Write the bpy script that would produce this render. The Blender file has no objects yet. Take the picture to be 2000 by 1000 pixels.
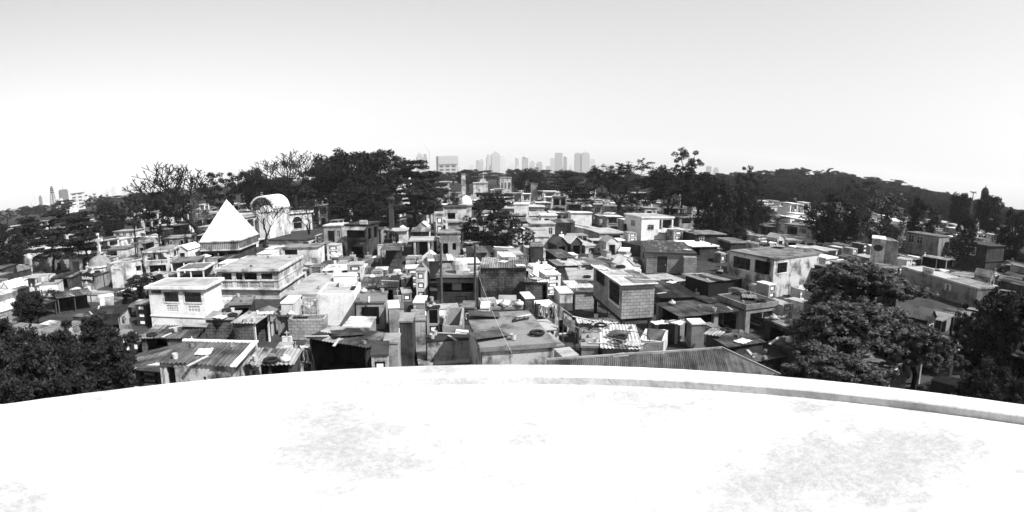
import bpy, math, random
from math import sin, cos, tan, atan2, radians, degrees, pi, sqrt
from mathutils import Vector, Matrix
SC = bpy.context.scene
# ---------------------------------------------------------------- camera
H = 10.0; SPX = 17.5; PITCH = radians(9.4)
cd = bpy.data.cameras.new('camera'); cam = bpy.data.objects.new('camera', cd); SC.collection.objects.link(cam)
cam.location = (0, 0, H); cam.rotation_euler = (radians(90) - PITCH, 0, 0)
cd.type = 'PANO'; cd.clip_start = 0.05; cd.clip_end = 30000
hl = radians(1000 / SPX); hv = radians(500 / SPX)
for tgt in (cd, getattr(cd, 'cycles', None)):
    try:
        tgt.panorama_type = 'EQUIRECTANGULAR'
        tgt.longitude_min = -hl; tgt.longitude_max = hl; tgt.latitude_min = -hv; tgt.latitude_max = hv
    except Exception: pass
SC.camera = cam
# ---------------------------------------------------------------- world, sun, exposure
SUN_AZ = radians(118); SUN_EL = radians(50)          # azimuth clockwise from +Y (view direction)
w = bpy.data.worlds.new('World'); SC.world = w; w.use_nodes = True
nt = w.node_tree; bg = nt.nodes['Background']
sky = nt.nodes.new('ShaderNodeTexSky'); sky.sky_type = 'NISHITA'; sky.sun_disc = False
sky.sun_elevation = SUN_EL; sky.sun_rotation = SUN_AZ; sky.dust_density = 0.2; sky.air_density = 3.5
bw = nt.nodes.new('ShaderNodeRGBToBW')
nt.links.new(sky.outputs[0], bw.inputs[0]); nt.links.new(bw.outputs[0], bg.inputs[0]); bg.inputs[1].default_value = 0.066
sd = bpy.data.lights.new('sun', 'SUN'); so = bpy.data.objects.new('sun', sd); SC.collection.objects.link(so)
sd.energy = 4.6; sd.angle = radians(0.5); sd.color = (1, 1, 1)
sv = Vector((sin(SUN_AZ) * cos(SUN_EL), cos(SUN_AZ) * cos(SUN_EL), sin(SUN_EL)))
so.rotation_euler = (-sv).to_track_quat('-Z', 'Y').to_euler()
SC.view_settings.view_transform = 'Standard'; SC.view_settings.look = 'None'; SC.view_settings.gamma = 1
SC.view_settings.exposure = 1.12
SC.render.engine = 'CYCLES'
try:
    SC.cycles.max_bounces = 4; SC.cycles.diffuse_bounces = 1; SC.cycles.volume_bounces = 1
    SC.cycles.transparent_max_bounces = 6; SC.cycles.use_denoising = True
except Exception: pass
# ---------------------------------------------------------------- pixel -> world
cp, sp_ = cos(PITCH), sin(PITCH)
def ray(px, py):
    lo = radians((px - 1000) / SPX); la = radians((500 - py) / SPX)
    x, f, u = sin(lo) * cos(la), cos(lo) * cos(la), sin(la)
    return Vector((x, f * cp + u * sp_, -f * sp_ + u * cp))
def P(px, py, z=0.0):
    r = ray(px, py); t = (H - z) / max(-r.z, 1e-4); return Vector((r.x * t, r.y * t, z))
def D(px, py, dist):
    r = ray(px, py); h = sqrt(r.x ** 2 + r.y ** 2); t = dist / h
    return Vector((r.x * t, r.y * t, H + r.z * t))
def proj(v):
    d = Vector((v[0], v[1], v[2] - H)); f = d.y * cp - d.z * sp_; u = d.y * sp_ + d.z * cp
    lo = atan2(d.x, f); la = atan2(u, sqrt(d.x ** 2 + f ** 2))
    return 1000 + degrees(lo) * SPX, 500 - degrees(la) * SPX
# ---------------------------------------------------------------- materials (all neutral: a black and white picture)
MATS = {}
def nodemat(name):
    m = bpy.data.materials.new(name); m.use_nodes = True; MATS[name] = m
    return m, m.node_tree, m.node_tree.nodes['Principled BSDF']
def _n(nt, t, **k):
    n = nt.nodes.new(t)
    for a, b in k.items(): setattr(n, a, b)
    return n
def _math(nt, op, a, b=None, clamp=False):
    n = _n(nt, 'ShaderNodeMath', operation=op, use_clamp=clamp)
    for i, v in enumerate((a, b)):
        if v is None: continue
        if hasattr(v, 'is_output'): nt.links.new(v, n.inputs[i])
        else: n.inputs[i].default_value = v
    return n.outputs[0]
def _noise(nt, vec, scale, detail=3, rough=.55):
    n = _n(nt, 'ShaderNodeTexNoise'); n.inputs['Scale'].default_value = scale
    n.inputs['Detail'].default_value = detail; n.inputs['Roughness'].default_value = rough
    nt.links.new(vec, n.inputs['Vector']); return n.outputs[0]
def _maprange(nt, v, a, b, c, d):
    n = _n(nt, 'ShaderNodeMapRange'); nt.links.new(v, n.inputs[0])
    for i, x in enumerate((a, b, c, d)): n.inputs[i + 1].default_value = x
    return n.outputs[0]
def surf(name, base, stain=.5, streak=.5, rough=.85, var=.25, block=None, bump=.15, rib=0, crack=1, spec=.10, metal=0.0):
    """weathered grey surface. stain: mildew blotches, streak: vertical run-off marks, block: (width, height) masonry"""
    m, nt, b = nodemat(name)
    g = _n(nt, 'ShaderNodeNewGeometry'); pos = g.outputs['Position']
    oi = _n(nt, 'ShaderNodeObjectInfo')
    tone = _maprange(nt, oi.outputs['Random'], 0, 1, 1 - var, 1 + var * .6)
    n1 = _noise(nt, pos, .8, 4, .6); n2 = _noise(nt, pos, 7.0, 4, .7)
    v = _math(nt, 'MULTIPLY', tone, _maprange(nt, n2, .3, .7, .86, 1.12))
    if stain:
        s = _math(nt, 'ADD', _math(nt, 'MULTIPLY', n1, .65), _math(nt, 'MULTIPLY', n2, .35))
        v = _math(nt, 'MULTIPLY', v, _maprange(nt, s, .47, .60, 1.0, 1 - stain))
    if streak:
        mp = _n(nt, 'ShaderNodeMapping'); mp.inputs['Scale'].default_value = (2.0, 2.0, .16); nt.links.new(pos, mp.inputs[0])
        s = _math(nt, 'ADD', _math(nt, 'MULTIPLY', _noise(nt, mp.outputs[0], 1.0, 5, .75), .7), _math(nt, 'MULTIPLY', n1, .3))
        v = _math(nt, 'MULTIPLY', v, _maprange(nt, s, .50, .64, 1.0, 1 - streak))
    if rib:      # rust and dirt running down the ribs of a sheet
        tc = _n(nt, 'ShaderNodeTexCoord'); mp = _n(nt, 'ShaderNodeMapping'); mp.inputs['Scale'].default_value = (5.0, .35, 1); nt.links.new(tc.outputs['Object'], mp.inputs[0])
        s = _math(nt, 'ADD', _math(nt, 'MULTIPLY', _noise(nt, mp.outputs[0], 1.0, 5, .75), .7), _math(nt, 'MULTIPLY', n1, .3))
        v = _math(nt, 'MULTIPLY', v, _maprange(nt, s, .44, .60, 1.12, 1 - rib))
    if stain or streak:      # fine grime and hairline cracks
        vo = _n(nt, 'ShaderNodeTexVoronoi', feature='DISTANCE_TO_EDGE'); vo.inputs['Scale'].default_value = .9
        wv = _n(nt, 'ShaderNodeVectorMath', operation='ADD'); nt.links.new(pos, wv.inputs[0]); cn = _n(nt, 'ShaderNodeCombineXYZ'); [nt.links.new(_math(nt, 'MULTIPLY', n2, .5), cn.inputs[q]) for q in (0, 1, 2)]; nt.links.new(cn.outputs[0], wv.inputs[1]); nt.links.new(wv.outputs[0], vo.inputs['Vector'])
        ck = _math(nt, 'MULTIPLY', _math(nt, 'LESS_THAN', vo.outputs['Distance'], .012), _math(nt, 'GREATER_THAN', n1, .5))
        v = _math(nt, 'MULTIPLY', v, _maprange(nt, ck, 0, 1, 1, .6 if crack else 1))
        n3 = _noise(nt, pos, 22.0, 3, .8); v = _math(nt, 'MULTIPLY', v, _maprange(nt, n3, .42, .62, 1.06, 1 - .3 * max(stain, streak)))
    hgt = n2
    if block:
        tc = _n(nt, 'ShaderNodeTexCoord'); sx = _n(nt, 'ShaderNodeSeparateXYZ'); nt.links.new(tc.outputs['Object'], sx.inputs[0])
        cx = _n(nt, 'ShaderNodeCombineXYZ'); nt.links.new(_math(nt, 'ADD', sx.outputs[0], sx.outputs[1]), cx.inputs[0]); nt.links.new(sx.outputs[2], cx.inputs[1])
        br = _n(nt, 'ShaderNodeTexBrick'); nt.links.new(cx.outputs[0], br.inputs['Vector'])
        br.inputs['Scale'].default_value = 1; br.inputs['Brick Width'].default_value = block[0]; br.inputs['Row Height'].default_value = block[1]
        br.inputs['Mortar Size'].default_value = .013; br.inputs['Mortar Smooth'].default_value = .1
        br.inputs['Color1'].default_value = (1, 1, 1, 1); br.inputs['Color2'].default_value = (.72, .72, .72, 1); br.inputs['Mortar'].default_value = (.30, .30, .30, 1)
        rb = _n(nt, 'ShaderNodeRGBToBW'); nt.links.new(br.outputs['Color'], rb.inputs[0])
        v = _math(nt, 'MULTIPLY', v, rb.outputs[0]); hgt = rb.outputs[0]
    v = _math(nt, 'MAXIMUM', _math(nt, 'MULTIPLY', v, base), .012)
    v = _math(nt, 'MINIMUM', v, .86)
    nt.links.new(v, b.inputs['Base Color']); b.inputs['Roughness'].default_value = rough
    b.inputs['Specular IOR Level'].default_value = spec; b.inputs['Metallic'].default_value = metal
    if bump:
        bp = _n(nt, 'ShaderNodeBump'); bp.inputs['Strength'].default_value = bump * 2; bp.inputs['Distance'].default_value = .02
        nt.links.new(hgt, bp.inputs['Height']); nt.links.new(bp.outputs[0], b.inputs['Normal'])
    return m
surf('white_plaster', .54, .58, .55, var=.12)
surf('clean_white', .64, .2, .28, var=.05, bump=.1)
surf('grey_plaster', 0.24, .45, .45)
surf('worn_plaster', 0.4, .75, .80, var=.2)
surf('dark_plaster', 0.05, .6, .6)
surf('concrete', 0.16, .55, .45)
surf('dark_concrete', 0.04, .6, .4)
surf('roof_concrete', .17, .72, .0, bump=.3)
surf('roof_pale', 0.27, .38, .0, bump=.2)
surf('roof_dark', 0.04, .5, .0, bump=.3)
surf('sheet_bright', 0.5, .20, .0, rib=.35, rough=.55, var=.12, spec=.4)
surf('sheet_light', 0.21, .35, .0, rib=.6, rough=.6, spec=.4)
surf('sheet_mid', 0.1, .45, .0, rib=.6, rough=.65)
surf('sheet_dark', 0.05, .55, .0, rib=.6, rough=.7)
surf('sheet_rust', 0.025, .5, .0, rough=.8)
surf('block_pale', 0.3, .25, .25, var=.1, block=(.40, .20), bump=.35)
surf('block_dark', 0.12, .75, .55, var=.15, block=(.40, .20), bump=.35)
surf('void', .012, 0, 0, bump=0, var=0, spec=.1)
surf('metal_dark', .035, .2, .0, rough=.5, bump=0)
surf('metal_pale', 0.4, .2, .0, rough=.5, bump=0)
surf('wood', 0.06, .4, .4); surf('wood_pale', .38, .3, .3)
surf('stone_white', .80, .15, .15, var=.08)
surf('bark', 0.01, .4, .4, bump=.4); surf('bark_pale', .11, .4, .4, bump=.4)
surf('ground_soil', 0.04, .5, 0, var=0); surf('path_concrete', .2, .5, 0, var=0)
surf('hill_scrub', .01, .5, 0, var=0)
surf('deck', .50, .42, 0, var=0, bump=.3, crack=0)
surf('cloth', .42, .2, 0); surf('rubber', .02, .1, 0, bump=0)
def glass(name, v):
    m, nt, b = nodemat(name); b.inputs['Base Color'].default_value = (v, v, v, 1); b.inputs['Roughness'].default_value = .12
glass('pane', .03)
def leafmat(name, lo, hi, trans=.1):
    m, nt, b = nodemat(name)
    g = _n(nt, 'ShaderNodeNewGeometry'); oi = _n(nt, 'ShaderNodeObjectInfo')
    n = _noise(nt, g.outputs['Position'], 2.3, 3, .7)
    v = _maprange(nt, n, .35, .68, lo, hi)
    v = _math(nt, 'MULTIPLY', v, _maprange(nt, oi.outputs['Random'], 0, 1, .75, 1.25))
    nt.links.new(v, b.inputs['Base Color']); b.inputs['Roughness'].default_value = .45; b.inputs['Specular IOR Level'].default_value = .04 if hi < .1 else .10
    tr = _n(nt, 'ShaderNodeBsdfTranslucent'); nt.links.new(v, tr.inputs[0])
    mx = _n(nt, 'ShaderNodeMixShader'); mx.inputs[0].default_value = trans
    out = nt.nodes['Material Output']; nt.links.new(b.outputs[0], mx.inputs[1]); nt.links.new(tr.outputs[0], mx.inputs[2]); nt.links.new(mx.outputs[0], out.inputs[0])
leafmat('leaf_dark', .003, .024); leafmat('leaf_mid', .004, .04); leafmat('leaf_light', .006, .10)
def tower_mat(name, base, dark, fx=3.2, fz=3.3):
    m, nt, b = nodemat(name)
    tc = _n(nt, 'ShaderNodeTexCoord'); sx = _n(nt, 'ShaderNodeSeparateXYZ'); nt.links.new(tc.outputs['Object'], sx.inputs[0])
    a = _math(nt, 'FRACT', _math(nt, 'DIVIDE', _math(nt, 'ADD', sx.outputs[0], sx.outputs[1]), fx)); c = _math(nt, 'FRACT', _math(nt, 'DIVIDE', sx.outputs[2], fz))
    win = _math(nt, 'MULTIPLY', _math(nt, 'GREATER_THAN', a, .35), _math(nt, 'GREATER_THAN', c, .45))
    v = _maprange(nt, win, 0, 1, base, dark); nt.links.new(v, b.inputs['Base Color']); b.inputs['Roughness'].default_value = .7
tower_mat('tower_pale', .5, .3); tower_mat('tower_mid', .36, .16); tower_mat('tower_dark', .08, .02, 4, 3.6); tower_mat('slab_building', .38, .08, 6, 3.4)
# ---------------------------------------------------------------- mesh builder and object tree
R = random.Random(7)
KIDS = {}
class MB:
    def __init__(s): s.v = []; s.f = []; s.m = []
    def quad(s, a, b, c, d, mi=0):
        n = len(s.v); s.v += [tuple(a), tuple(b), tuple(c), tuple(d)]; s.f.append((n, n + 1, n + 2, n + 3)); s.m.append(mi)
    def tri(s, a, b, c, mi=0):
        n = len(s.v); s.v += [tuple(a), tuple(b), tuple(c)]; s.f.append((n, n + 1, n + 2)); s.m.append(mi)
    def poly(s, pts, mi=0):
        n = len(s.v); s.v += [tuple(p) for p in pts]; s.f.append(tuple(range(n, n + len(pts)))); s.m.append(mi)
    def box(s, x0, x1, y0, y1, z0, z1, mi=0):
        n = len(s.v)
        s.v += [(x0, y0, z0), (x1, y0, z0), (x1, y1, z0), (x0, y1, z0), (x0, y0, z1), (x1, y0, z1), (x1, y1, z1), (x0, y1, z1)]
        for q in ((3, 2, 1, 0), (4, 5, 6, 7), (0, 1, 5, 4), (1, 2, 6, 5), (2, 3, 7, 6), (3, 0, 4, 7)): s.f.append(tuple(n + i for i in q)); s.m.append(mi)
        return s
    def taper(s, cx, cy, z0, z1, a0, b0, a1, b1, mi=0):
        n = len(s.v)
        s.v += [(cx - a0, cy - b0, z0), (cx + a0, cy - b0, z0), (cx + a0, cy + b0, z0), (cx - a0, cy + b0, z0), (cx - a1, cy - b1, z1), (cx + a1, cy - b1, z1), (cx + a1, cy + b1, z1), (cx - a1, cy + b1, z1)]
        for q in ((3, 2, 1, 0), (4, 5, 6, 7), (0, 1, 5, 4), (1, 2, 6, 5), (2, 3, 7, 6), (3, 0, 4, 7)): s.f.append(tuple(n + i for i in q)); s.m.append(mi)
        return s
    def tube(s, p, q, r0, r1=None, k=6, mi=0):
        p = Vector(p); q = Vector(q); r1 = r0 if r1 is None else r1; d = q - p
        if d.length < 1e-6: return s
        d.normalize(); a = d.orthogonal().normalized(); b = d.cross(a); n = len(s.v)
        for c, r in ((p, r0), (q, r1)):
            for i in range(k):
                t = 2 * pi * i / k; s.v.append(tuple(c + a * (r * cos(t)) + b * (r * sin(t))))
        for i in range(k):
            j = (i + 1) % k; s.f.append((n + i, n + j, n + k + j, n + k + i)); s.m.append(mi)
        if k > 3:
            s.f.append(tuple(n + k + i for i in range(k))); s.m.append(mi); s.f.append(tuple(n + k - 1 - i for i in range(k))); s.m.append(mi)
        return s
    def lathe(s, prof, k=16, cx=0, cy=0, a0=0, a1=2 * pi, mi=0):
        n = len(s.v); full = abs(a1 - a0 - 2 * pi) < 1e-6; kk = k if full else k + 1
        for r, z in prof:
            for i in range(kk):
                t = a0 + (a1 - a0) * i / k; s.v.append((cx + r * cos(t), cy + r * sin(t), z))
        for j in range(len(prof) - 1):
            for i in range(k):
                i2 = (i + 1) % kk; s.f.append((n + j * kk + i, n + j * kk + i2, n + (j + 1) * kk + i2, n + (j + 1) * kk + i)); s.m.append(mi)
        return s
    def build(s, name, mats, parent=None, smooth=False):
        me = bpy.data.meshes.new(name); me.from_pydata(s.v, [], s.f)
        if isinstance(mats, str): mats = [mats]
        for m in mats: me.materials.append(MATS[m])
        if len(mats) > 1: me.polygons.foreach_set('material_index', s.m)
        if smooth: me.polygons.foreach_set('use_smooth', [True] * len(s.f))
        me.update()
        o = bpy.data.objects.new(name, me); SC.collection.objects.link(o)
        if parent is not None: o.parent = parent; KIDS.setdefault(parent.name, []).append(o)
        return o
def tag(o, label=None, cat=None, group=None, kind=None):
    if label: o['label'] = label
    if cat: o['category'] = cat
    if group: o['group'] = group
    if kind: o['kind'] = kind
    return o
def thing(name, label, cat, loc=(0, 0, 0), rz=0, group=None):
    o = bpy.data.objects.new(name, None); SC.collection.objects.link(o); o.location = loc; o.rotation_euler = (0, 0, rz)
    o.empty_display_size = .3
    return tag(o, label, cat, group)
def copy_tree(o, parent=None):
    c = o.copy(); SC.collection.objects.link(c)
    if parent is not None: c.parent = parent; KIDS.setdefault(parent.name, []).append(c)
    for ch in list(KIDS.get(o.name, [])): copy_tree(ch, c)
    return c
# ---------------------------------------------------------------- footprints and anchors
FOOT = []      # (cx, cy, hx, hy, ang)
PROT = []      # (x0, x1, y0, y1, dist) picture boxes kept free of lower filler in front
ANCH = []      # (phrase, px, py)
def _axes(f): return ((cos(f[4]), sin(f[4])), (-sin(f[4]), cos(f[4])))
def overlap(a, b, m=0.0):
    dx, dy = b[0] - a[0], b[1] - a[1]
    if dx * dx + dy * dy > (a[2] + a[3] + b[2] + b[3]) ** 2: return False
    A, B = _axes(a), _axes(b)
    for ax in A + B:
        ra = a[2] * abs(ax[0] * A[0][0] + ax[1] * A[0][1]) + a[3] * abs(ax[0] * A[1][0] + ax[1] * A[1][1])
        rb = b[2] * abs(ax[0] * B[0][0] + ax[1] * B[0][1]) + b[3] * abs(ax[0] * B[1][0] + ax[1] * B[1][1])
        if abs(dx * ax[0] + dy * ax[1]) > ra + rb + m: return False
    return True
def foot_of(ox, oy, ang, w, d, x0=0, y0=0):
    c, s = cos(ang), sin(ang); mx, my = x0 + w / 2, y0 + d / 2
    return (ox + c * mx - s * my, oy + s * mx + c * my, w / 2, d / 2, ang)
WARN = []
def frame(A, B, C, z, rise=0.0, d=None, tagname='', shrink=True, zs=(1,)):
    best = None
    for m in (zs if shrink else (1,)):
        zz = z * m; a, ang, w, dd = _frame(A, B, C, zz, rise, d if d is None else d * (H - zz) / (H - z))
        d0 = dd
        if shrink:
            for i in range(16):
                if not any(overlap(foot_of(a.x, a.y, ang, w, dd), g, -.05) for g in FOOT): break
                dd *= .88
        sc = min(dd / d0, 1) - .55 * abs(math.log(m))
        if best is None or sc > best[0] + 1e-6: best = (sc, a, ang, w, dd, zz, dd / d0)
    if best[6] < .6: WARN.append((tagname, round(best[6], 2)))
    FOOT.append(foot_of(best[1].x, best[1].y, *best[2:5]))
    return best[1:6]
def _frame(A, B, C, z, rise=0.0, d=None):
    """roof corners in the picture -> origin, angle, width, depth (front edge A-B at height z)"""
    a = P(*A, z); b = P(*B, z); e = b - a; w = e.length; ang = atan2(e.y, e.x)
    if d is None:
        c = P(*C, z + rise); n = Vector((-sin(ang), cos(ang), 0)); d = max(.5, min(14, (c - b).dot(n)))
    return a, ang, w, d
def protect(x0, x1, y0, y1, dist): PROT.append((x0, x1, y0, y1, dist))
# ---------------------------------------------------------------- building parts
def face_fn(face, x0, x1, y0, y1):
    """(s, v, n) on a wall face -> local xyz; s from the left as seen from outside, n inward"""
    if face == 'f': return (lambda s, v, n: (x0 + s, y0 + n, v)), x1 - x0
    if face == 'r': return (lambda s, v, n: (x1 - n, y0 + s, v)), y1 - y0
    if face == 'b': return (lambda s, v, n: (x1 - s, y1 - n, v)), x1 - x0
    return (lambda s, v, n: (x0 + n, y1 - s, v)), y1 - y0
def fbox(mb, fn, s0, s1, v0, v1, n0, n1, mi=0):
    p = [fn(s, v, n) for n in (n0, n1) for v in (v0, v1) for s in (s0, s1)]
    k = len(mb.v); mb.v += p
    for q in ((0, 1, 3, 2), (5, 4, 6, 7), (4, 5, 1, 0), (2, 3, 7, 6), (4, 0, 2, 6), (1, 5, 7, 3)): mb.f.append(tuple(k + i for i in q)); mb.m.append(mi)
def wall_mesh(mb, fn, L, h, holes, t=.12, hL=None):
    """one wall with real openings; hL: height at the far (s = L) end when the top slopes"""
    us = sorted({0.0, L} | {x for q in holes for x in q[:2]}); vs = sorted({0.0, h} | {x for q in holes for x in q[2:4]})
    top = lambda s: h if hL is None else h + (hL - h) * s / L
    def vv(v, s): return top(s) if v >= h - 1e-6 else v
    for i in range(len(us) - 1):
        for j in range(len(vs) - 1):
            u0, u1, v0, v1 = us[i], us[i + 1], vs[j], vs[j + 1]
            um, vm = (u0 + u1) / 2, (v0 + v1) / 2
            if any(q[0] < um < q[1] and q[2] < vm < q[3] for q in holes): continue
            mb.quad(fn(u0, v0, 0), fn(u1, v0, 0), fn(u1, vv(v1, u1), 0), fn(u0, vv(v1, u0), 0))
            mb.quad(fn(u1, v0, t), fn(u0, v0, t), fn(u0, vv(v1, u0), t), fn(u1, vv(v1, u1), t))
    for q in holes:
        a, b, c, e = q[:4]
        mb.quad(fn(a, c, 0), fn(a, c, t), fn(b, c, t), fn(b, c, 0)); mb.quad(fn(a, e, t), fn(a, e, 0), fn(b, e, 0), fn(b, e, t))
        mb.quad(fn(a, c, t), fn(a, c, 0), fn(a, e, 0), fn(a, e, t)); mb.quad(fn(b, c, 0), fn(b, c, t), fn(b, e, t), fn(b, e, 0))
    mb.quad(fn(0, h, 0), fn(L, top(L), 0), fn(L, top(L), t), fn(0, h, t))
def opening(root, fn, q, kind, wallmat):
    a, b, c, e = q; W, V = b - a, e - c
    if kind == 'open': return
    if kind == 'door':
        mb = MB(); fbox(mb, fn, a + .02, b - .02, c, e - .02, .05, .08)
        fbox(mb, fn, a + .1 * W, b - .1 * W, c + .55 * V, c + .9 * V, .035, .05); fbox(mb, fn, a + .1 * W, b - .1 * W, c + .08 * V, c + .48 * V, .035, .05)
        dr = mb.build('door', 'metal_dark', root)
        hb = MB(); fbox(hb, fn, a + .8 * W, a + .88 * W, c + .45 * V, c + .5 * V, .0, .035); hb.build('handle', 'metal_pale', dr); return
    t = min(.05, W * .08)
    if kind in ('bars', 'pane', 'grille', 'louvre'):
        mb = MB(); fbox(mb, fn, a - .02, a + t, c - .02, e + .02, -.025, .06); fbox(mb, fn, b - t, b + .02, c - .02, e + .02, -.025, .06)
        fbox(mb, fn, a + t, b - t, e - t, e + .02, -.025, .06); fbox(mb, fn, a + t, b - t, c - .05, c + t, -.035, .06)
        if kind == 'pane': fbox(mb, fn, (a + b) / 2 - t / 2, (a + b) / 2 + t / 2, c + t, e - t, -.02, .05); fbox(mb, fn, a + t, b - t, c + V * .62, c + V * .62 + t * .7, -.018, .05)
        fr = mb.build('window', 'white_plaster' if kind != 'grille' else wallmat, root)
        sb = MB()
        if kind == 'pane': fbox(sb, fn, a + t, b - t, c + t, e - t, .03, .04); sb.build('pane', 'pane', fr); return
        if kind == 'louvre':
            n = max(3, int(V / .12))
            for i in range(n): z = c + t + (V - 2 * t) * i / n; sb.quad(fn(a + t, z, .0), fn(b - t, z, .0), fn(b - t, z + .09, .05), fn(a + t, z + .09, .05))
            sb.build('louvres', 'grey_plaster', fr); return
        n = max(3, int(W / .14))
        for i in range(1, n): s = a + W * i / n; fbox(sb, fn, s - .011, s + .011, c + t, e - t, .01, .03)
        for i in ((1, 2) if kind == 'bars' else range(1, max(2, int(V / .16)))):
            z = c + V * (i / 3 if kind == 'bars' else i / max(2, int(V / .16))); fbox(sb, fn, a + t, b - t, z - .01, z + .01, .012, .028)
        sb.build('bars', 'metal_dark', fr); return
    if kind == 'lattice':
        mb = MB(); n = max(2, round(W / .2)); k = max(2, round(V / .2))
        for i in range(n + 1): s = a + W * i / n; fbox(mb, fn, max(a, s - .022), min(b, s + .022), c, e, .02, .08)
        for i in range(k + 1): z = c + V * i / k; fbox(mb, fn, a, b, max(c, z - .022), min(e, z + .022), .022, .078)
        for i in range(n):
            for j in range(k):
                s = a + W * (i + .5) / n; z = c + V * (j + .5) / k; fbox(mb, fn, s - .035, s + .035, z - .035, z + .035, .024, .074)
        mb.build('lattice', wallmat, root); return
    if kind == 'balusters':
        mb = MB(); n = max(3, round(W / .18))
        for i in range(n): s = a + W * (i + .5) / n; fbox(mb, fn, s - .035, s + .035, c, e - .06, .01, .08)
        fbox(mb, fn, a, b, e - .07, e, -.02, .11); mb.build('balustrade', wallmat, root); return
    if kind == 'niche':      # closed niche with a tablet
        mb = MB(); fbox(mb, fn, a, b, c, e, .09, .11); nb = mb.build('niche', 'dark_plaster', root)
        mb = MB(); fbox(mb, fn, a + .18 * W, b - .18 * W, c + .2 * V, e - .15 * V, .06, .088); mb.build('tablet', 'stone_white', nb)
def corr(mb, x0, x1, y0, y1, zf, zb, nm, pitch=.19, panel=.82, along='y', amp=.026, rnd=None, bow=0.0, over=.0):
    """corrugated sheets, ribs running from front to back (along y) or left to right (along x)"""
    rnd = rnd or R
    if along == 'x':
        n0 = len(mb.v); corr(mb, y0, y1, x0, x1, zf, zb, nm, pitch, panel, 'y', amp, rnd)
        # swap axes; slope stays front to back
        for i in range(n0, len(mb.v)):
            a, b, c = mb.v[i]; s = (a - y0) / (y1 - y0); base = zf + (zb - zf) * ((b - x0) / (x1 - x0)); mb.v[i] = (b, a, c - base + zf + (zb - zf) * s)
        for i in range(len(mb.f) - 1, -1, -1):
            if mb.f[i][0] < n0: break
            mb.f[i] = mb.f[i][::-1]
        return
    W = x1 - x0; npan = max(1, round(W / panel)); pw = W / npan; last = -1
    for p in range(npan):
        mi = rnd.randrange(nm)
        if mi == last and rnd.random() < .5: mi = rnd.randrange(nm)
        last = mi; zo = rnd.uniform(0, .02); sk = rnd.uniform(-.04, .04); e0 = rnd.uniform(-.07, .05); e1 = rnd.uniform(-.05, .06)
        nx = max(4, int(pw / pitch * 6)); rows = [0.0, .5, 1.0]
        if y1 - y0 > 2.5: rows = [0.0, .33, .35, .7, 1.0]
        k = len(mb.v)
        for j, r in enumerate(rows):
            y = y0 + e0 + (y1 - y0 + e1 - e0) * r
            for i in range(nx + 1):
                x = x0 + p * pw + (pw + .05) * i / nx + sk * r
                z = zf + (zb - zf) * r + zo + amp * sin(2 * pi * x / pitch) + bow * sin(pi * r) + (.012 if (len(rows) == 5 and j in (0, 1)) else 0)
                mb.v.append((x, y, z))
        for j in range(len(rows) - 1):
            mj = mi if rnd.random() < .8 else rnd.randrange(nm)
            for i in range(nx):
                a = k + j * (nx + 1) + i; mb.f.append((a, a + 1, a + nx + 2, a + nx + 1)); mb.m.append(mj)
def clutter(root, x0, x1, y0, y1, z, n=5, rnd=None):
    """bits lying on a roof: stones, a tyre, planks - they hold the sheets down"""
    pass
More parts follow.
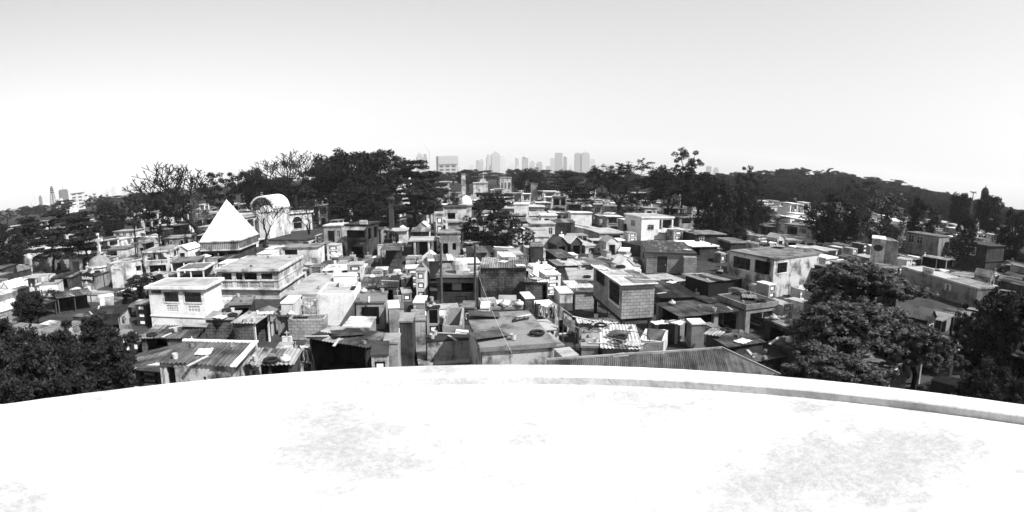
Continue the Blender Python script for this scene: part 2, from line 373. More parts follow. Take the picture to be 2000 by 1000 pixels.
def build_house(root, w, d, h, wall='white_plaster', roof=('slab', .14, .15, 'roof_concrete'), holes=(), ledge=None, posts=None, wallsides='frbl', rise=0.0, base=None, rnd=None, pillars=None, floor=None):
    rnd = rnd or R; kind = roof[0]
    ov = {'slab': lambda: roof[2], 'sheet': lambda: roof[2], 'gable': lambda: roof[2], 'parapet': lambda: 0.0, 'none': lambda: 0.0}[kind]()
    x0, x1, y0, y1 = ov, w - ov, ov, d - ov
    th = roof[1] if kind == 'slab' else .04
    hw = h - (th if kind in ('slab',) else .03 if kind == 'sheet' else 0)
    zb_ = hw + rise
    mb = MB()
    for fc in wallsides:
        fn, L = face_fn(fc, x0, x1, y0, y1)
        hs = []
        hh = hw if fc in 'fl' else zb_ if fc == 'b' else hw
        if fc == 'l': hA, hB = zb_, hw
        elif fc == 'r': hA, hB = hw, zb_
        elif fc == 'b': hA = hB = zb_
        else: hA = hB = hw
        mn = min(hA, hB)
        for q in holes:
            if q[0] == fc: hs.append((q[1] * L, q[2] * L, q[3] * mn, q[4] * mn if q[4] < .995 else mn - .02))
        wall_mesh(mb, fn, L, hA if hA == hB else hA, hs, hL=None if hA == hB else hB)
    if wallsides: mb.build('wall', wall, root)
    for q in holes:
        fn, L = face_fn(q[0], x0, x1, y0, y1)
        if q[0] not in wallsides: continue
        mn = min(hw, zb_) if q[0] in 'lr' else (zb_ if q[0] == 'b' else hw)
        opening(root, fn, (q[1] * L, q[2] * L, q[3] * mn, q[4] * mn if q[4] < .995 else mn - .02), q[5], wall)
    if posts:
        pm, r = posts[0], posts[1]
        for (u, v) in posts[2]:
            b = MB(); px, py = x0 + u * (x1 - x0), y0 + v * (y1 - y0); top = hw + rise * v
            px = min(max(px, x0 + r), x1 - r); py = min(max(py, y0 + r), y1 - r)
            b.box(px - r, px + r, py - r, py + r, 0, top - .002); b.build('post', pm, root)
    if ledge:
        for lz, lo in ledge:
            b = MB(); z = lz * hw
            for fc in wallsides:
                fn, L = face_fn(fc, x0, x1, y0, y1); e = lo if fc in 'fb' else -.002
                fbox(b, fn, -e, L + e, z - .04, z + .04, -lo, .01)
            b.build('ledge', wall if wall not in ('block_pale', 'block_dark') else 'concrete', root)
    if floor is not None:
        b = MB(); b.box(x0 + .13, x1 - .13, y0 + .13, y1 - .13, floor * hw - .1, floor * hw); b.build('floor_slab', 'concrete', root)
    if kind == 'slab':
        b = MB(); b.box(0, w, 0, d, h - th, h)
        if rise: b.v = [(x, y, z + rise * y / d) for x, y, z in b.v]
        ro = b.build('roof', roof[3], root)
        if len(roof) > 4:      # pale rim round the slab
            b = MB(); r = .09
            b.box(-.01, w + .01, -.01, r, h - th - .01, h + .05); b.box(-.01, w + .01, d - r, d + .01, h - th - .01, h + .05)
            b.box(-.01, r, r, d - r, h - th - .01, h + .05); b.box(w - r, w + .01, r, d - r, h - th - .01, h + .05)
            if rise: b.v = [(x, y, z + rise * y / d) for x, y, z in b.v]
            b.build('roof_edge', roof[4], ro)
    elif kind == 'sheet':
        b = MB(); corr(b, 0, w, 0, d, h, h + rise, len(roof[1]), along=roof[3] if len(roof) > 3 else 'y', rnd=rnd)
        ro = b.build('roof', list(roof[1]), root)
    elif kind == 'gable':
        rh = roof[3]; b = MB()
        ax = roof[4] if len(roof) > 4 else 'x'     # ridge direction
        if ax == 'x':
            q = [((0, 0, h), (w, 0, h), (w, d / 2, h + rh), (0, d / 2, h + rh)), ((w, d, h), (0, d, h), (0, d / 2, h + rh), (w, d / 2, h + rh))]
            g = [((x0, y0, h - .03), (x0, d / 2, h + rh - .06), (x0, y1, h - .03)), ((x1, y0, h - .03), (x1, y1, h - .03), (x1, d / 2, h + rh - .06))]
        else:
            q = [((0, d, h), (0, 0, h), (w / 2, 0, h + rh), (w / 2, d, h + rh)), ((w, 0, h), (w, d, h), (w / 2, d, h + rh), (w / 2, 0, h + rh))]
            g = [((x0, y0, h - .03), (x1, y0, h - .03), (w / 2, y0, h + rh - .06)), ((x0, y1, h - .03), (w / 2, y1, h + rh - .06), (x1, y1, h - .03))]
        for pl in q:
            b.quad(*pl); lo = [(a[0], a[1], a[2] - .06) for a in pl]; b.quad(*lo[::-1])
            for i in range(4): b.quad(pl[i], lo[i], lo[(i + 1) % 4], pl[(i + 1) % 4])
        b.build('roof', roof[1], root)
        for t in g: b = MB(); b.tri(*t); b.build('gable', wall, root)
    elif kind == 'parapet':
        b = MB(); b.box(x0 + .12, x1 - .12, y0 + .12, y1 - .12, h - roof[1] - .1, h - roof[1]); b.build('roof', roof[3], root)
    return x0, x1, y0, y1
def zof(A, yb, zb=0.0):
    """height of the edge seen at A whose wall foot is seen at row yb"""
    b = P(A[0], yb, zb); r = ray(*A); h = sqrt(r.x ** 2 + r.y ** 2); return H + sqrt(b.x ** 2 + b.y ** 2) * r.z / h
ROOFS = []
def house(label, cat, A, B, C, z, short=None, zb=0.0, name='mausoleum', d=None, rise=0.0, bottom=None, group=None, prot=True, shrink=True, keepz=False, **k):
    if bottom and bottom < 695 and not keepz and zb == 0:
        q, z2 = (A, zof(A, bottom + 4)) if A[1] >= B[1] else (B, zof(B, bottom + 4))
        if z2 < z: z = max(1.3, z2)
    a, ang, w, dd, z = frame(A, B, C, z, rise, d, label, shrink, (1,) if keepz or zb else (1, .92, 1.08, .84, 1.16, .75, .65, .55))
    root = thing(name, label, cat, (a.x, a.y, zb), ang, group)
    root['_z'] = z; build_house(root, w, dd, z - zb, rise=rise, **k)
    if short and k.get('roof', ('slab',))[0] in ('slab', 'sheet') and a.length < 60: ROOFS.append((root, w, dd, z - zb, rise, short, a.length))
    c = Vector((a.x + cos(ang) * w / 2, a.y + sin(ang) * w / 2, 0))
    xs = [A[0], B[0]] + ([C[0]] if C else []); ys = [A[1], B[1]] + ([C[1]] if C else [])
    if prot: protect(min(xs), max(xs), min(ys), bottom or proj((c.x, c.y, zb))[1] - 8, min(Vector((a.x, a.y)).length, 1e9))
    if short: ANCH.append((short, (A[0] + B[0]) / 2, (A[1] + (bottom or A[1] + 30)) / 2))
    return root, w, dd
def cross_mb(mb, x, y, z, s=1.0, t=.07, yy=None):
    yy = t if yy is None else yy
    mb.box(x - t, x + t, y - yy, y + yy, z, z + s); mb.box(x - s * .33, x - t, y - yy, y + yy, z + s * .58, z + s * .58 + 2 * t); mb.box(x + t, x + s * .33, y - yy, y + yy, z + s * .58, z + s * .58 + 2 * t)
def tomb(label, A, B, C, z, short=None, d=None, zb=0.0, mat='grey_plaster', top='white_plaster', niches=1, name='niche_tomb', cat='tomb', lip=.04, steps=0, bottom=None, group=None, shrink=True):
    a, ang, w, dd, z = frame(A, B, C, z, 0, d, label, shrink, (1,) if zb else (1, .92, 1.08, .84, 1.16, .75, .65, .55))
    root = thing(name, label, cat, (a.x, a.y, zb), ang, group); root['_z'] = z
    tomb_mesh(root, w, dd, z - zb, mat, top, niches, lip, steps)
    xs = [A[0], B[0], (C or B)[0]]; protect(min(xs), max(xs), min(A[1], (C or A)[1]), bottom or proj((a.x, a.y, zb))[1] - 6, a.length)
    if short: ANCH.append((short, (A[0] + B[0]) / 2, A[1] + 10))
    return root, w, dd
def tomb_mesh(root, w, d, h, mat, top, niches=1, lip=.04, steps=0):
    b = MB(); fn, L = face_fn('f', lip, w - lip, lip, d - lip); hh = h - .09
    hs = []
    for i in range(niches):
        v0 = hh * (i + .18) / max(1, niches); v1 = hh * (i + .82) / max(1, niches); hs.append((L * .18, L * .82, v0, v1))
    wall_mesh(b, fn, L, hh, hs)
    for fc in 'rbl':
        f2, L2 = face_fn(fc, lip, w - lip, lip, d - lip); wall_mesh(b, f2, L2, hh, [])
    b.build('tomb_body', mat, root)
    for q in hs:
        opening(root, fn, q, 'niche', mat)
    b = MB(); b.box(0, w, 0, d, h - .09, h)
    if steps: b.box(w * .12, w * .88, d * .1, d * .9, h, h + .1)
    b.build('cap', top, root)
def figure_mb(mb, x, y, z, s=1.0):
    """robed statue"""
    mb.lathe([(0, z), (.20 * s, z), (.18 * s, z + .12 * s), (.14 * s, z + .5 * s), (.17 * s, z + .78 * s), (.15 * s, z + .92 * s), (.06 * s, z + 1.0 * s), (.055 * s, z + 1.05 * s), (.09 * s, z + 1.12 * s), (.085 * s, z + 1.2 * s), (.0, z + 1.26 * s)], 10, x, y)
    for k in (-1, 1): mb.tube((x + k * .15 * s, y, z + .88 * s), (x + k * .2 * s, y - .06 * s, z + .62 * s), .045 * s, .04 * s); mb.tube((x + k * .2 * s, y - .06 * s, z + .62 * s), (x + k * .04 * s, y - .17 * s, z + .72 * s), .04 * s, .03 * s)
def text_part(name, txt, mat, parent, loc, size, rot=(pi / 2, 0, 0), ex=.006):
    cu = bpy.data.curves.new(name, 'FONT'); cu.body = txt; cu.size = size; cu.extrude = ex; cu.align_x = 'CENTER'; cu.align_y = 'CENTER'; cu.offset = size * .012
    o = bpy.data.objects.new(name, cu); SC.collection.objects.link(o); bpy.context.view_layer.update()
    me = bpy.data.meshes.new_from_object(o.evaluated_get(bpy.context.evaluated_depsgraph_get())); bpy.data.objects.remove(o)
    me.materials.clear(); me.materials.append(MATS[mat])
    q = bpy.data.objects.new(name, me); SC.collection.objects.link(q); q.parent = parent; q.location = loc; q.rotation_euler = rot; KIDS.setdefault(parent.name, []).append(q)
    return q
# ---------------------------------------------------------------- setting
def zt(x, y):
    """ground height: a low wooded rise far off to the right"""
    az = degrees(atan2(x, y)); r = sqrt(x * x + y * y)
    if y < 0: return 0.0
    g = math.exp(-((az - 33) / 9.5) ** 2) * 1.0 + .42 * math.exp(-((az - 46) / 7.0) ** 2)
    k = max(0, min(1, (r - 190) / 260)); k = k * k * (3 - 2 * k)
    return 15 * g * k
def ground():
    mb = MB(); rs = [0, 6, 15, 30, 60, 100, 150, 190, 220, 250, 280, 310, 340, 380, 420, 460, 520, 620, 900, 1600, 3500, 7800]; na = 120
    mb.v.append((0, 0, 0))
    for r in rs[1:]:
        for i in range(na):
            t = 2 * pi * i / na; x, y = r * sin(t), r * cos(t)
            lim = 5600 / max(abs(sin(t)), abs(cos(t))); rr = min(r, lim); x, y = rr * sin(t), rr * cos(t); mb.v.append((x, y, zt(x, y) if r < 1500 else 0))
    for i in range(na): mb.f.append((0, 1 + (i + 1) % na, 1 + i)); mb.m.append(0)
    for j in range(len(rs) - 2):
        for i in range(na):
            a = 1 + j * na + i; b = 1 + j * na + (i + 1) % na; mb.f.append((a, b, b + na, a + na)); mb.m.append(1 if rs[j + 1] >= 190 else 0)
    tag(mb.build('ground', ['ground_soil', 'hill_scrub'], smooth=True), kind='structure')
ground()
# the round roof the picture is taken from
mb = MB(); RT = 4.2; ZD = H - 1.65
mb.lathe([(RT - .35, 0), (RT - .35, ZD - .3), (RT, ZD - .25), (RT, ZD - .015), (RT - .012, ZD), (RT - .26, ZD), (RT - .27, ZD - .01), (RT - .275, ZD - .07), (2.6, ZD - .06), (1.2, ZD - .05), (0.001, ZD - .045)], 72)
tag(mb.build('roof_terrace', 'deck'), kind='structure')
FOOT.append((0, 0, 4.0, 4.0, 0))
def stroke_part(parent, x0, x1, y, z0, z1, n):
    b = MB()
    for i in range(n): x = x0 + (x1 - x0) * (i + .5) / n; b.box(x - .022, x + .022, y, y + .006, z0, z1 - (i % 3) * .04)
    b.build('lettering', 'dark_plaster', parent)
WP, GP, DP, WO = 'white_plaster', 'grey_plaster', 'dark_plaster', 'worn_plaster'
S3 = ['sheet_mid', 'sheet_light', 'sheet_dark']; SL = ['sheet_light', 'sheet_bright', 'sheet_mid']; SD = ['sheet_dark', 'sheet_rust', 'sheet_mid']; SG = ['sheet_mid', 'sheet_mid', 'sheet_dark']
# ======================= left third, near
house('white two bay mausoleum with two barred windows above pierced panels and a flat overhanging roof', 'mausoleum', (281, 561), (400, 562), (424, 543), 3.6,
      'white two bay mausoleum', wall='clean_white', roof=('slab', .13, .22, 'roof_pale', 'clean_white'), bottom=650, ledge=[(.36, .06)],
      holes=[('f', .27, .56, .68, .94, 'bars'), ('f', .64, .96, .68, .94, 'bars'), ('f', .05, .24, .88, .96, 'open'), ('f', .31, .52, .48, .62, 'lattice'), ('f', .70, .90, .48, .62, 'lattice'), ('r', .2, .6, .0, .3, 'open')])
house('patched sheet roof lean-to in front of the white two bay mausoleum', 'shed', (270, 661), (382, 661), (403, 634), 2.3, 'patched sheet lean-to', name='shed', wall='block_dark',
      roof=('sheet', S3, .13, .12), holes=[('f', .1, .5, 0, .95, 'open')], bottom=672, prot=False)
rt, w_, d_ = house('broad low tomb shed with ribbed grey roof edged by white boards', 'shed', (303, 708), (452, 716), (490, 670), 2.7, 'white edged ribbed shed', name='shed',
      wall='worn_plaster', roof=('sheet', ['sheet_mid', 'sheet_mid', 'sheet_light'], .13, .15), holes=[('f', .02, .22, 0, .93, 'open'), ('f', .62, .66, 0, .8, 'open')], bottom=760)
Z = rt['_z']; b = MB(); b.box(w_ - .04, w_ + .22, -.05, d_, Z, Z + .06); b.box(-.1, w_ + .22, d_, d_ + .2, Z, Z + .07); b.build('edge_board', 'clean_white', rt)
b = MB(); corr(b, -2.6, 0, .1, d_ - .1, 0, 0, 2, along='x'); b.v = [(x, y, z + Z - .04 + .28 * x) for x, y, z in b.v]; b.build('side_roof', ['sheet_light', 'sheet_mid'], rt)
for q in ((.3, .42, .15, .3, 0, Z - .1), (-1.9, -1.78, .2, .35, 0, 1.9), (-2.3, -1.0, .5, .6, 0, 1.2)): b = MB(); b.box(*q); b.build('wall_pier', 'worn_plaster', rt)
house('square stone walled tomb hut with pale ridged roof left of its twin', 'tomb hut', (397, 622), (456, 622), (485, 606), zof((397, 622), 672), 'stone tomb hut', name='tomb_hut', wall='block_dark', roof=('slab', .10, .10, 'roof_pale'), bottom=668)
house('stone walled tomb hut with thin pale sheet awning on a white post', 'tomb hut', (449, 631), (500, 633), (530, 609), zof((449, 631), 690), 'stone hut with white post', name='tomb_hut', wall='block_dark', roof=('sheet', ['sheet_light'], .13, .08),
      wallsides='flb', posts=('clean_white', .05, [(1, 0), (1, .9)]), bottom=688)
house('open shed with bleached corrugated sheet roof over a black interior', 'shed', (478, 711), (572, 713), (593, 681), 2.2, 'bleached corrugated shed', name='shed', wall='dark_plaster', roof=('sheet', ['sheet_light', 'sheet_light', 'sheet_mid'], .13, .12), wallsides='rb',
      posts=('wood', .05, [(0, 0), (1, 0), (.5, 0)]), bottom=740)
house('weathered corrugated shed roof at the very bottom beside the round terrace', 'shed', (520, 775), (712, 752), (712, 727), 2.0, 'lowest corrugated shed roof', name='shed', wall='dark_plaster', roof=('sheet', S3, .13, .15), wallsides='rb', posts=('wood', .05, [(0, 0)]), prot=False)
rt, w_, d_ = house('tall blank white mausoleum block with a small box and a dark hatch on its roof', 'mausoleum', (618, 575), (691, 574), (710, 550), zof((618, 575), 640), 'tall blank white block', wall='clean_white', roof=('parapet', .06, 0, 'roof_pale'), bottom=632)
hh = rt['_z']
b = MB(); b.box(.45 * w_, .85 * w_, .62 * d_, .95 * d_, hh - .06, hh + .42); b.build('roof_box', 'clean_white', rt)
b = MB(); b.box(.86 * w_ - .1, .98 * w_ - .1, .35 * d_, .6 * d_, hh - .058, hh + .02); b.build('hatch', 'void', rt)
house('grey plaster tomb with wide barred front opening and dark flat roof', 'mausoleum', (692, 589), (752, 588), (763, 567), zof((692, 589), 648), 'grey tomb with barred front', wall=GP, roof=('slab', .12, .08, 'roof_concrete'), holes=[('f', .16, .84, .15, .88, 'grille')], bottom=640)
tomb('plain pale box tomb standing over the long boarded roof', (668, 637), (722, 638), (729, 618), 2.0, 'plain pale box tomb', mat=GP, top=WP, niches=0)
house('long low shed roofed with loose boards and sheets behind the bleached corrugated shed', 'shed', (597, 660), (718, 680), (722, 642), 1.7, 'long boarded roof', name='shed', wall='dark_plaster', roof=('sheet', ['sheet_rust', 'sheet_mid', 'sheet_light', 'sheet_dark'], .13, .1, 'x'), wallsides='brl', posts=('wood', .05, [(0, 0), (1, 0)]), bottom=700)
rt, w_, d_ = tomb('square stacked tomb with a mossy sunken top and a framed niche at the bottom edge', (723, 693), (759, 692), (770, 665), 2.7, 'mossy topped stacked tomb', mat=WO, top='roof_dark', niches=2, bottom=735)
house('low bare block wall enclosure in front of the slanted patched roof', 'enclosure', (562, 624), (633, 624), (640, 616), 1.9, 'bare block enclosure', name='tomb_enclosure', wall='block_pale', roof=('none',), bottom=660, d=1.2)
tomb('white box tomb with pale lid behind the slanted patched roof', (547, 591), (573, 591), (582, 576) , 1.9, 'white lidded box tomb', mat=WP, top='clean_white', niches=0)
house('small shed with slanted roof of patched rusty sheets', 'shed', (537, 618), (598, 620), (610, 594), 2.2, 'slanted patched roof shed', name='shed', wall=GP, roof=('sheet', S3, .1, .1), wallsides='frb', holes=[('f', .1, .5, 0, .9, 'open')], bottom=650)
house('pierced block screen wall beside the tall blank white block', 'screen wall', (590, 580), (620, 580), (621, 576), 2.4, 'pierced screen wall', name='screen_wall', wall='white_plaster', roof=('none',), d=.4, wallsides='f', holes=[('f', .1, .9, .25, .95, 'lattice')])
house('long low burial block with one continuous worn pale slab roof', 'burial block', (556, 574), (624, 574), (690, 532), 3.0, 'long pale slab roof', name='burial_block', wall=GP, roof=('slab', .15, .12, 'roof_pale'), holes=[('f', .35, .95, .1, .9, 'open')], bottom=585)
house('two storey grey concrete mausoleum with open arcade above a pierced parapet', 'mausoleum', (418, 527), (545, 526), (607, 498), 5.2, 'two storey open arcade mausoleum', wall='white_plaster', roof=('slab', .16, .2, 'roof_pale', 'white_plaster'), bottom=580,
      ledge=[(.36, .25), (.66, .06)], floor=.36,
      holes=[('f', .07, .24, .68, .93, 'open'), ('f', .31, .42, .68, .93, 'open'), ('f', .45, .66, .68, .93, 'open'), ('f', .72, .92, .68, .93, 'bars'), ('f', .07, .24, .42, .6, 'lattice'), ('f', .31, .5, .42, .6, 'lattice'), ('f', .53, .70, .42, .6, 'lattice'), ('f', .74, .92, .42, .6, 'lattice'),
             ('r', .1, .25, .68, .9, 'lattice'), ('r', .32, .47, .68, .9, 'lattice'), ('r', .55, .7, .68, .9, 'lattice'), ('b', .1, .4, .68, .93, 'open'), ('b', .55, .9, .68, .93, 'open')])
house('low tomb with mossy slab roof under the arcade mausoleum', 'mausoleum', (446, 593), (491, 591), (548, 573), 2.5, 'mossy slab roof tomb', wall='dark_concrete', roof=('slab', .16, .1, 'roof_concrete'), holes=[('f', .1, .9, .1, .8, 'open')], bottom=605)
house('small tomb house with round arched doorway in its right side', 'mausoleum', (576, 527), (602, 523), (628, 510), zof((576, 527), 556), 'arched doorway tomb', wall=WP, roof=('slab', .12, .15, 'roof_pale'), holes=[('f', .15, .85, .0, .8, 'grille'), ('r', .45, .7, 0, .78, 'open')], bottom=548)
house('flat roofed white mausoleum with one black opening and a sooty side wall', 'mausoleum', (549, 484), (622, 482), (634, 474), 4.2, 'white mausoleum with sooty side', wall=WP, roof=('slab', .12, .12, 'roof_concrete'), holes=[('f', .05, .42, .45, .92, 'open'), ('f', .8, .95, .1, .4, 'lattice')], bottom=515)
house('long low tomb with dark slab roof behind the pyramid', 'mausoleum', (520, 468), (596, 468), (612, 458), 3.2, 'dark slab roof tomb', wall=WP, roof=('slab', .14, .2, 'roof_dark'), bottom=480)
# pyramid
rt, w_, d_ = house('gleaming white pyramid roofed mausoleum with a ribbed frieze round its base', 'pyramid mausoleum', (397, 490), (465, 488), (502, 474), zof((397, 490), 510), 'white pyramid', name='pyramid_mausoleum', keepz=True, wall=DP, roof=('none',), bottom=500, shrink=False,
      holes=[('f', .1, .3, .1, .8, 'open'), ('f', .4, .6, .1, .8, 'open'), ('f', .7, .9, .1, .8, 'open')])
Z = rt['_z']; ap = D(439, 388, (P(440, 482, Z)).length * 1.05); hz = ap.z
b = MB(); b.box(-.35, w_ + .35, -.35, d_ + .35, Z, Z + .15); b.box(-.25, w_ + .25, -.25, d_ + .25, Z + .15, Z + 1.15); b.box(-.4, w_ + .4, -.4, d_ + .4, Z + 1.15, Z + 1.32)
n = int(w_ / .28)
fr = b.build('frieze', 'white_plaster', rt)
b = MB()
for fc in 'frbl':
    fn, L = face_fn(fc, -.25, w_ + .25, -.25, d_ + .25); n = int(L / .26)
    for i in range(n): s = L * (i + .5) / n; fbox(b, fn, s - .045, s + .045, Z + .2, Z + 1.1, -.07, .001)
b.build('frieze_rib', 'concrete', fr)
b = MB(); e = .3; c4 = [(-e, -e, Z + 1.324), (w_ + e, -e, Z + 1.324), (w_ + e, d_ + e, Z + 1.324), (-e, d_ + e, Z + 1.324)]; a4 = (w_ * .5, d_ * .5, hz - .0)
for i in range(4): b.tri(c4[i], c4[(i + 1) % 4], a4)
b.poly(c4[::-1]); b.build('pyramid', 'clean_white', rt)
# barrel vaulted chapel
def barrel_chapel():
    a = D(494, 462, 92); ang = radians(-8); b2 = D(537, 460, 92); w = (b2 - a).length
    root = thing('vaulted_chapel', 'pale chapel with a great round barrel vault roof behind bare branches', 'chapel', (a.x, a.y, 0), atan2(b2.y - a.y, b2.x - a.x) + radians(-30)); L = w * 1.5
    R0 = w * .62; cx = w * .6; zb = 5.0
    b = MB()
    for (r0, flip) in ((R0, 1), (R0 - .25, -1)):
        for i in range(24):
            t0, t1 = pi * i / 24, pi * (i + 1) / 24
            q = [(cx + r0 * cos(t0), -.3, zb + r0 * sin(t0)), (cx + r0 * cos(t0), L, zb + r0 * sin(t0)), (cx + r0 * cos(t1), L, zb + r0 * sin(t1)), (cx + r0 * cos(t1), -.3, zb + r0 * sin(t1))]
            b.quad(*(q if flip > 0 else q[::-1]))
    for i in range(24):
        t0, t1 = pi * i / 24, pi * (i + 1) / 24
        for y in (-.3, L): b.quad((cx + R0 * cos(t0), y, zb + R0 * sin(t0)), (cx + R0 * cos(t1), y, zb + R0 * sin(t1)), (cx + (R0 - .25) * cos(t1), y, zb + (R0 - .25) * sin(t1)), (cx + (R0 - .25) * cos(t0), y, zb + (R0 - .25) * sin(t0)))
    b.build('barrel_roof', 'clean_white', root)
    b = MB(); x0, x1 = cx - R0 + .1, cx + R0 - .1
    fn, LL = face_fn('f', x0, x1, .2, L - .2)
    for fc in 'frbl': fn, LL = face_fn(fc, x0, x1, .2, L - .2); wall_mesh(b, fn, LL, zb, [])
    b.build('wall', 'white_plaster', root)
    b = MB(); b.poly([(cx + (R0 - .25) * cos(pi * i / 20), .25, zb + (R0 - .25) * sin(pi * i / 20)) for i in range(21)]); b.build('gable_wall', 'grey_plaster', root)
    lv = MB()
    for i in range(9): z = zb + .3 + i * .33; hw = sqrt(max(.1, (R0 - .5) ** 2 - (z - zb) ** 2)) * .7; lv.box(cx - hw, cx + hw, .08, .2, z, z + .14)
    lv.build('louvres', 'white_plaster', root)
    b = MB(); b.box(cx + .15 * R0, cx + .95 * R0, -2.2, .18, 0, zb - .3); b.v += [(cx + .1 * R0, -2.3, zb - .3), (cx + 1.0 * R0, -2.3, zb - .3), (cx + .55 * R0, -2.3, zb + .8), (cx + .1 * R0, .18, zb - .3), (cx + 1.0 * R0, .18, zb - .3), (cx + .55 * R0, .18, zb + .8)]
    k = len(b.v) - 6
    for f in ((0, 1, 2), (5, 4, 3), (0, 2, 5, 3), (1, 4, 5, 2)): b.f.append(tuple(k + i for i in f)); b.m.append(0)
    pc = b.build('entrance_porch', 'clean_white', root); b = MB(); b.box(cx + .5 * R0, cx + .6 * R0, -2.24, -2.19, 1.7, 3.6); b.build('slot_window', 'void', pc)
    b = MB(); b.box(x0 - 2.0, cx - .05 * R0, -1.2, .15, 0, zb - .6); b.build('side_bay', 'white_plaster', root)
    FOOT.append((a.x + w * .6, a.y + L * .5, w * .8, L * .6, ang)); protect(470, 562, 380, 465, 88); ANCH.append(('barrel vaulted chapel', 515, 430))
barrel_chapel()
rt, w_, d_ = house('white chapel with arched window and projecting arched entrance right of the barrel vault', 'chapel', (553, 417), (612, 412), (628, 407), 6.2, 'white chapel with arched window', name='chapel', wall='white_plaster', roof=('slab', .2, .3, 'roof_pale', 'clean_white'), bottom=455, d=5,
      holes=[('f', .3, .62, .12, .5, 'bars'), ('f', .05, .16, .1, .4, 'open'), ('r', .35, .65, .0, .7, 'bars')])
b = MB(); b.poly([(w_ * .46 + .16 * w_ * cos(pi * i / 12), .2, rt['_z'] * .5 + .16 * w_ * sin(pi * i / 12)) for i in range(13)]); b.build('arch_light', 'void', rt)
rt, w_, d_ = house('dark two storey house with balcony railing under a corrugated awning beside the big trees', 'house', (672, 438), (716, 438), (734, 430), 7.4, 'dark balcony house', name='house', wall=DP, roof=('slab', .15, .2, 'roof_dark'), bottom=500, d=4,
      floor=.4, holes=[('f', .08, .92, .62, .95, 'open'), ('f', .06, .94, .42, .58, 'balusters'), ('r', .15, .4, .55, .9, 'open'), ('r', .6, .85, .55, .9, 'open'), ('f', .2, .8, 0, .35, 'open')])
Z = rt['_z']; b = MB(); corr(b, 0, w_ * .95, -.5, .3, Z * .84, Z * .97, 2); b.build('awning', ['sheet_light', 'sheet_mid'], rt)
b = MB(); b.box(w_ * .72, w_ * 1.05, -.12, -.04, Z + .02, Z + .5); sg = b.build('sign_board', 'clean_white', rt); stroke_part(sg, w_ * .75, w_ * 1.02, -.135, Z + .1, Z + .4, 6)
# left edge
house('grey shed with tilted corrugated roof and white pierced front at the left edge', 'tomb house', (66, 507), (106, 500), (136, 493), zof((66, 507), 536), 'left edge tilted roof house', name='tomb_house', wall=GP, roof=('sheet', SG, .1, .15), holes=[('r', .1, .5, .3, .9, 'open'), ('r', .6, .95, .1, .9, 'grille')], bottom=533)
rt, w_, d_ = house('two level open pavilion tomb with white columns and balustrade', 'pavilion tomb', (277, 492), (330, 489), (347, 483), 5.6, 'open pavilion tomb', name='pavilion_tomb', wall=WP, roof=('slab', .16, .2, 'roof_concrete', 'white_plaster'), bottom=530,
      floor=.42, d=4.5, holes=[('f', .1, .45, .62, .94, 'open'), ('f', .55, .92, .62, .94, 'open'), ('f', .06, .94, .44, .6, 'balusters'), ('r', .1, .9, .62, .94, 'open'), ('r', .08, .92, .44, .6, 'balusters'), ('b', .1, .9, .5, .94, 'open'), ('l', .1, .9, .5, .94, 'open'), ('f', .15, .85, 0, .36, 'open')])
rt, w_, d_ = house('low white chapel tomb with one square black window below the tall cross', 'chapel tomb', (192, 488), (246, 485), (262, 479), zof((192, 488), 505), 'low white chapel tomb', name='chapel_tomb', wall=WP, roof=('slab', .14, .12, 'roof_concrete'), holes=[('f', .4, .66, .25, .85, 'open')], bottom=502, d=4)
cl = P(194, 489, 3.0); t = thing('standing_cross', 'tall plain white cross rising above the left side tombs', 'cross', (cl.x, cl.y, 0)); b = MB(); s_ = D(193, 455, cl.to_2d().length).z
b.box(-.16, .16, -.13, .13, 0, s_); b.box(-.75, -.16, -.13, .13, s_ - 1.1, s_ - .75); b.box(.16, .75, -.13, .13, s_ - 1.1, s_ - .75); b.build('cross_shaft', 'clean_white', t); b = MB(); b.box(-.35, .35, -.35, .35, 0, 2.6); b.build('plinth', WP, t)
ANCH.append(('tall white cross', 194, 475))
# domed tomb
dl = P(196, 524, 1.2); t = thing('domed_tomb', 'round tomb with ribbed dome and finial among the left side tombs', 'domed tomb', (dl.x, dl.y, 0)); b = MB(); b.lathe([(1.6, 0), (1.6, 1.5), (1.75, 1.5), (1.75, 1.65), (1.5, 1.66)], 20); b.build('drum', WP, t)
b = MB(); b.lathe([(1.5, 1.66), (1.42, 2.0), (1.15, 2.4), (.7, 2.7), (.25, 2.85), (.2, 3.1), (.28, 3.2), (.1, 3.4), (.04, 3.9), (0, 3.9)], 20); b.build('dome', 'grey_plaster', t, smooth=True); FOOT.append((dl.x, dl.y, 1.8, 1.8, 0)); protect(182, 212, 495, 520, dl.length); ANCH.append(('round domed tomb', 196, 510))
rt, w_, d_ = house('tomb with low curved gable lettered in white on black', 'tomb', (158, 540), (183, 540), (196, 528), 2.7, 'lettered curved gable tomb', name='gabled_tomb', wall=GP, roof=('slab', .1, .05, 'roof_dark'), bottom=562, d=3)
Z = rt['_z']; b = MB(); b.poly([(0, -.06, Z - .5)] + [(w_ * i / 10, -.06, (Z + .12) + .35 * sin(pi * i / 10)) for i in range(11)] + [(w_, -.06, Z - .5)]); b.poly([(w_, .04, Z - .5)] + [(w_ * i / 10, .04, (Z + .12) + .35 * sin(pi * i / 10)) for i in range(10, -1, -1)] + [(0, .04, Z - .5)])
for i in range(10): b.quad((w_ * i / 10, -.06, (Z + .12) + .35 * sin(pi * i / 10)), (w_ * (i + 1) / 10, -.06, (Z + .12) + .35 * sin(pi * (i + 1) / 10)), (w_ * (i + 1) / 10, .04, (Z + .12) + .35 * sin(pi * (i + 1) / 10)), (w_ * i / 10, .04, (Z + .12) + .35 * sin(pi * i / 10)))
gb = b.build('gable_board', 'void', rt); text_part('lettering', 'Balubag', 'clean_white', gb, (w_ / 2, -.075, Z - .15), w_ * .27)
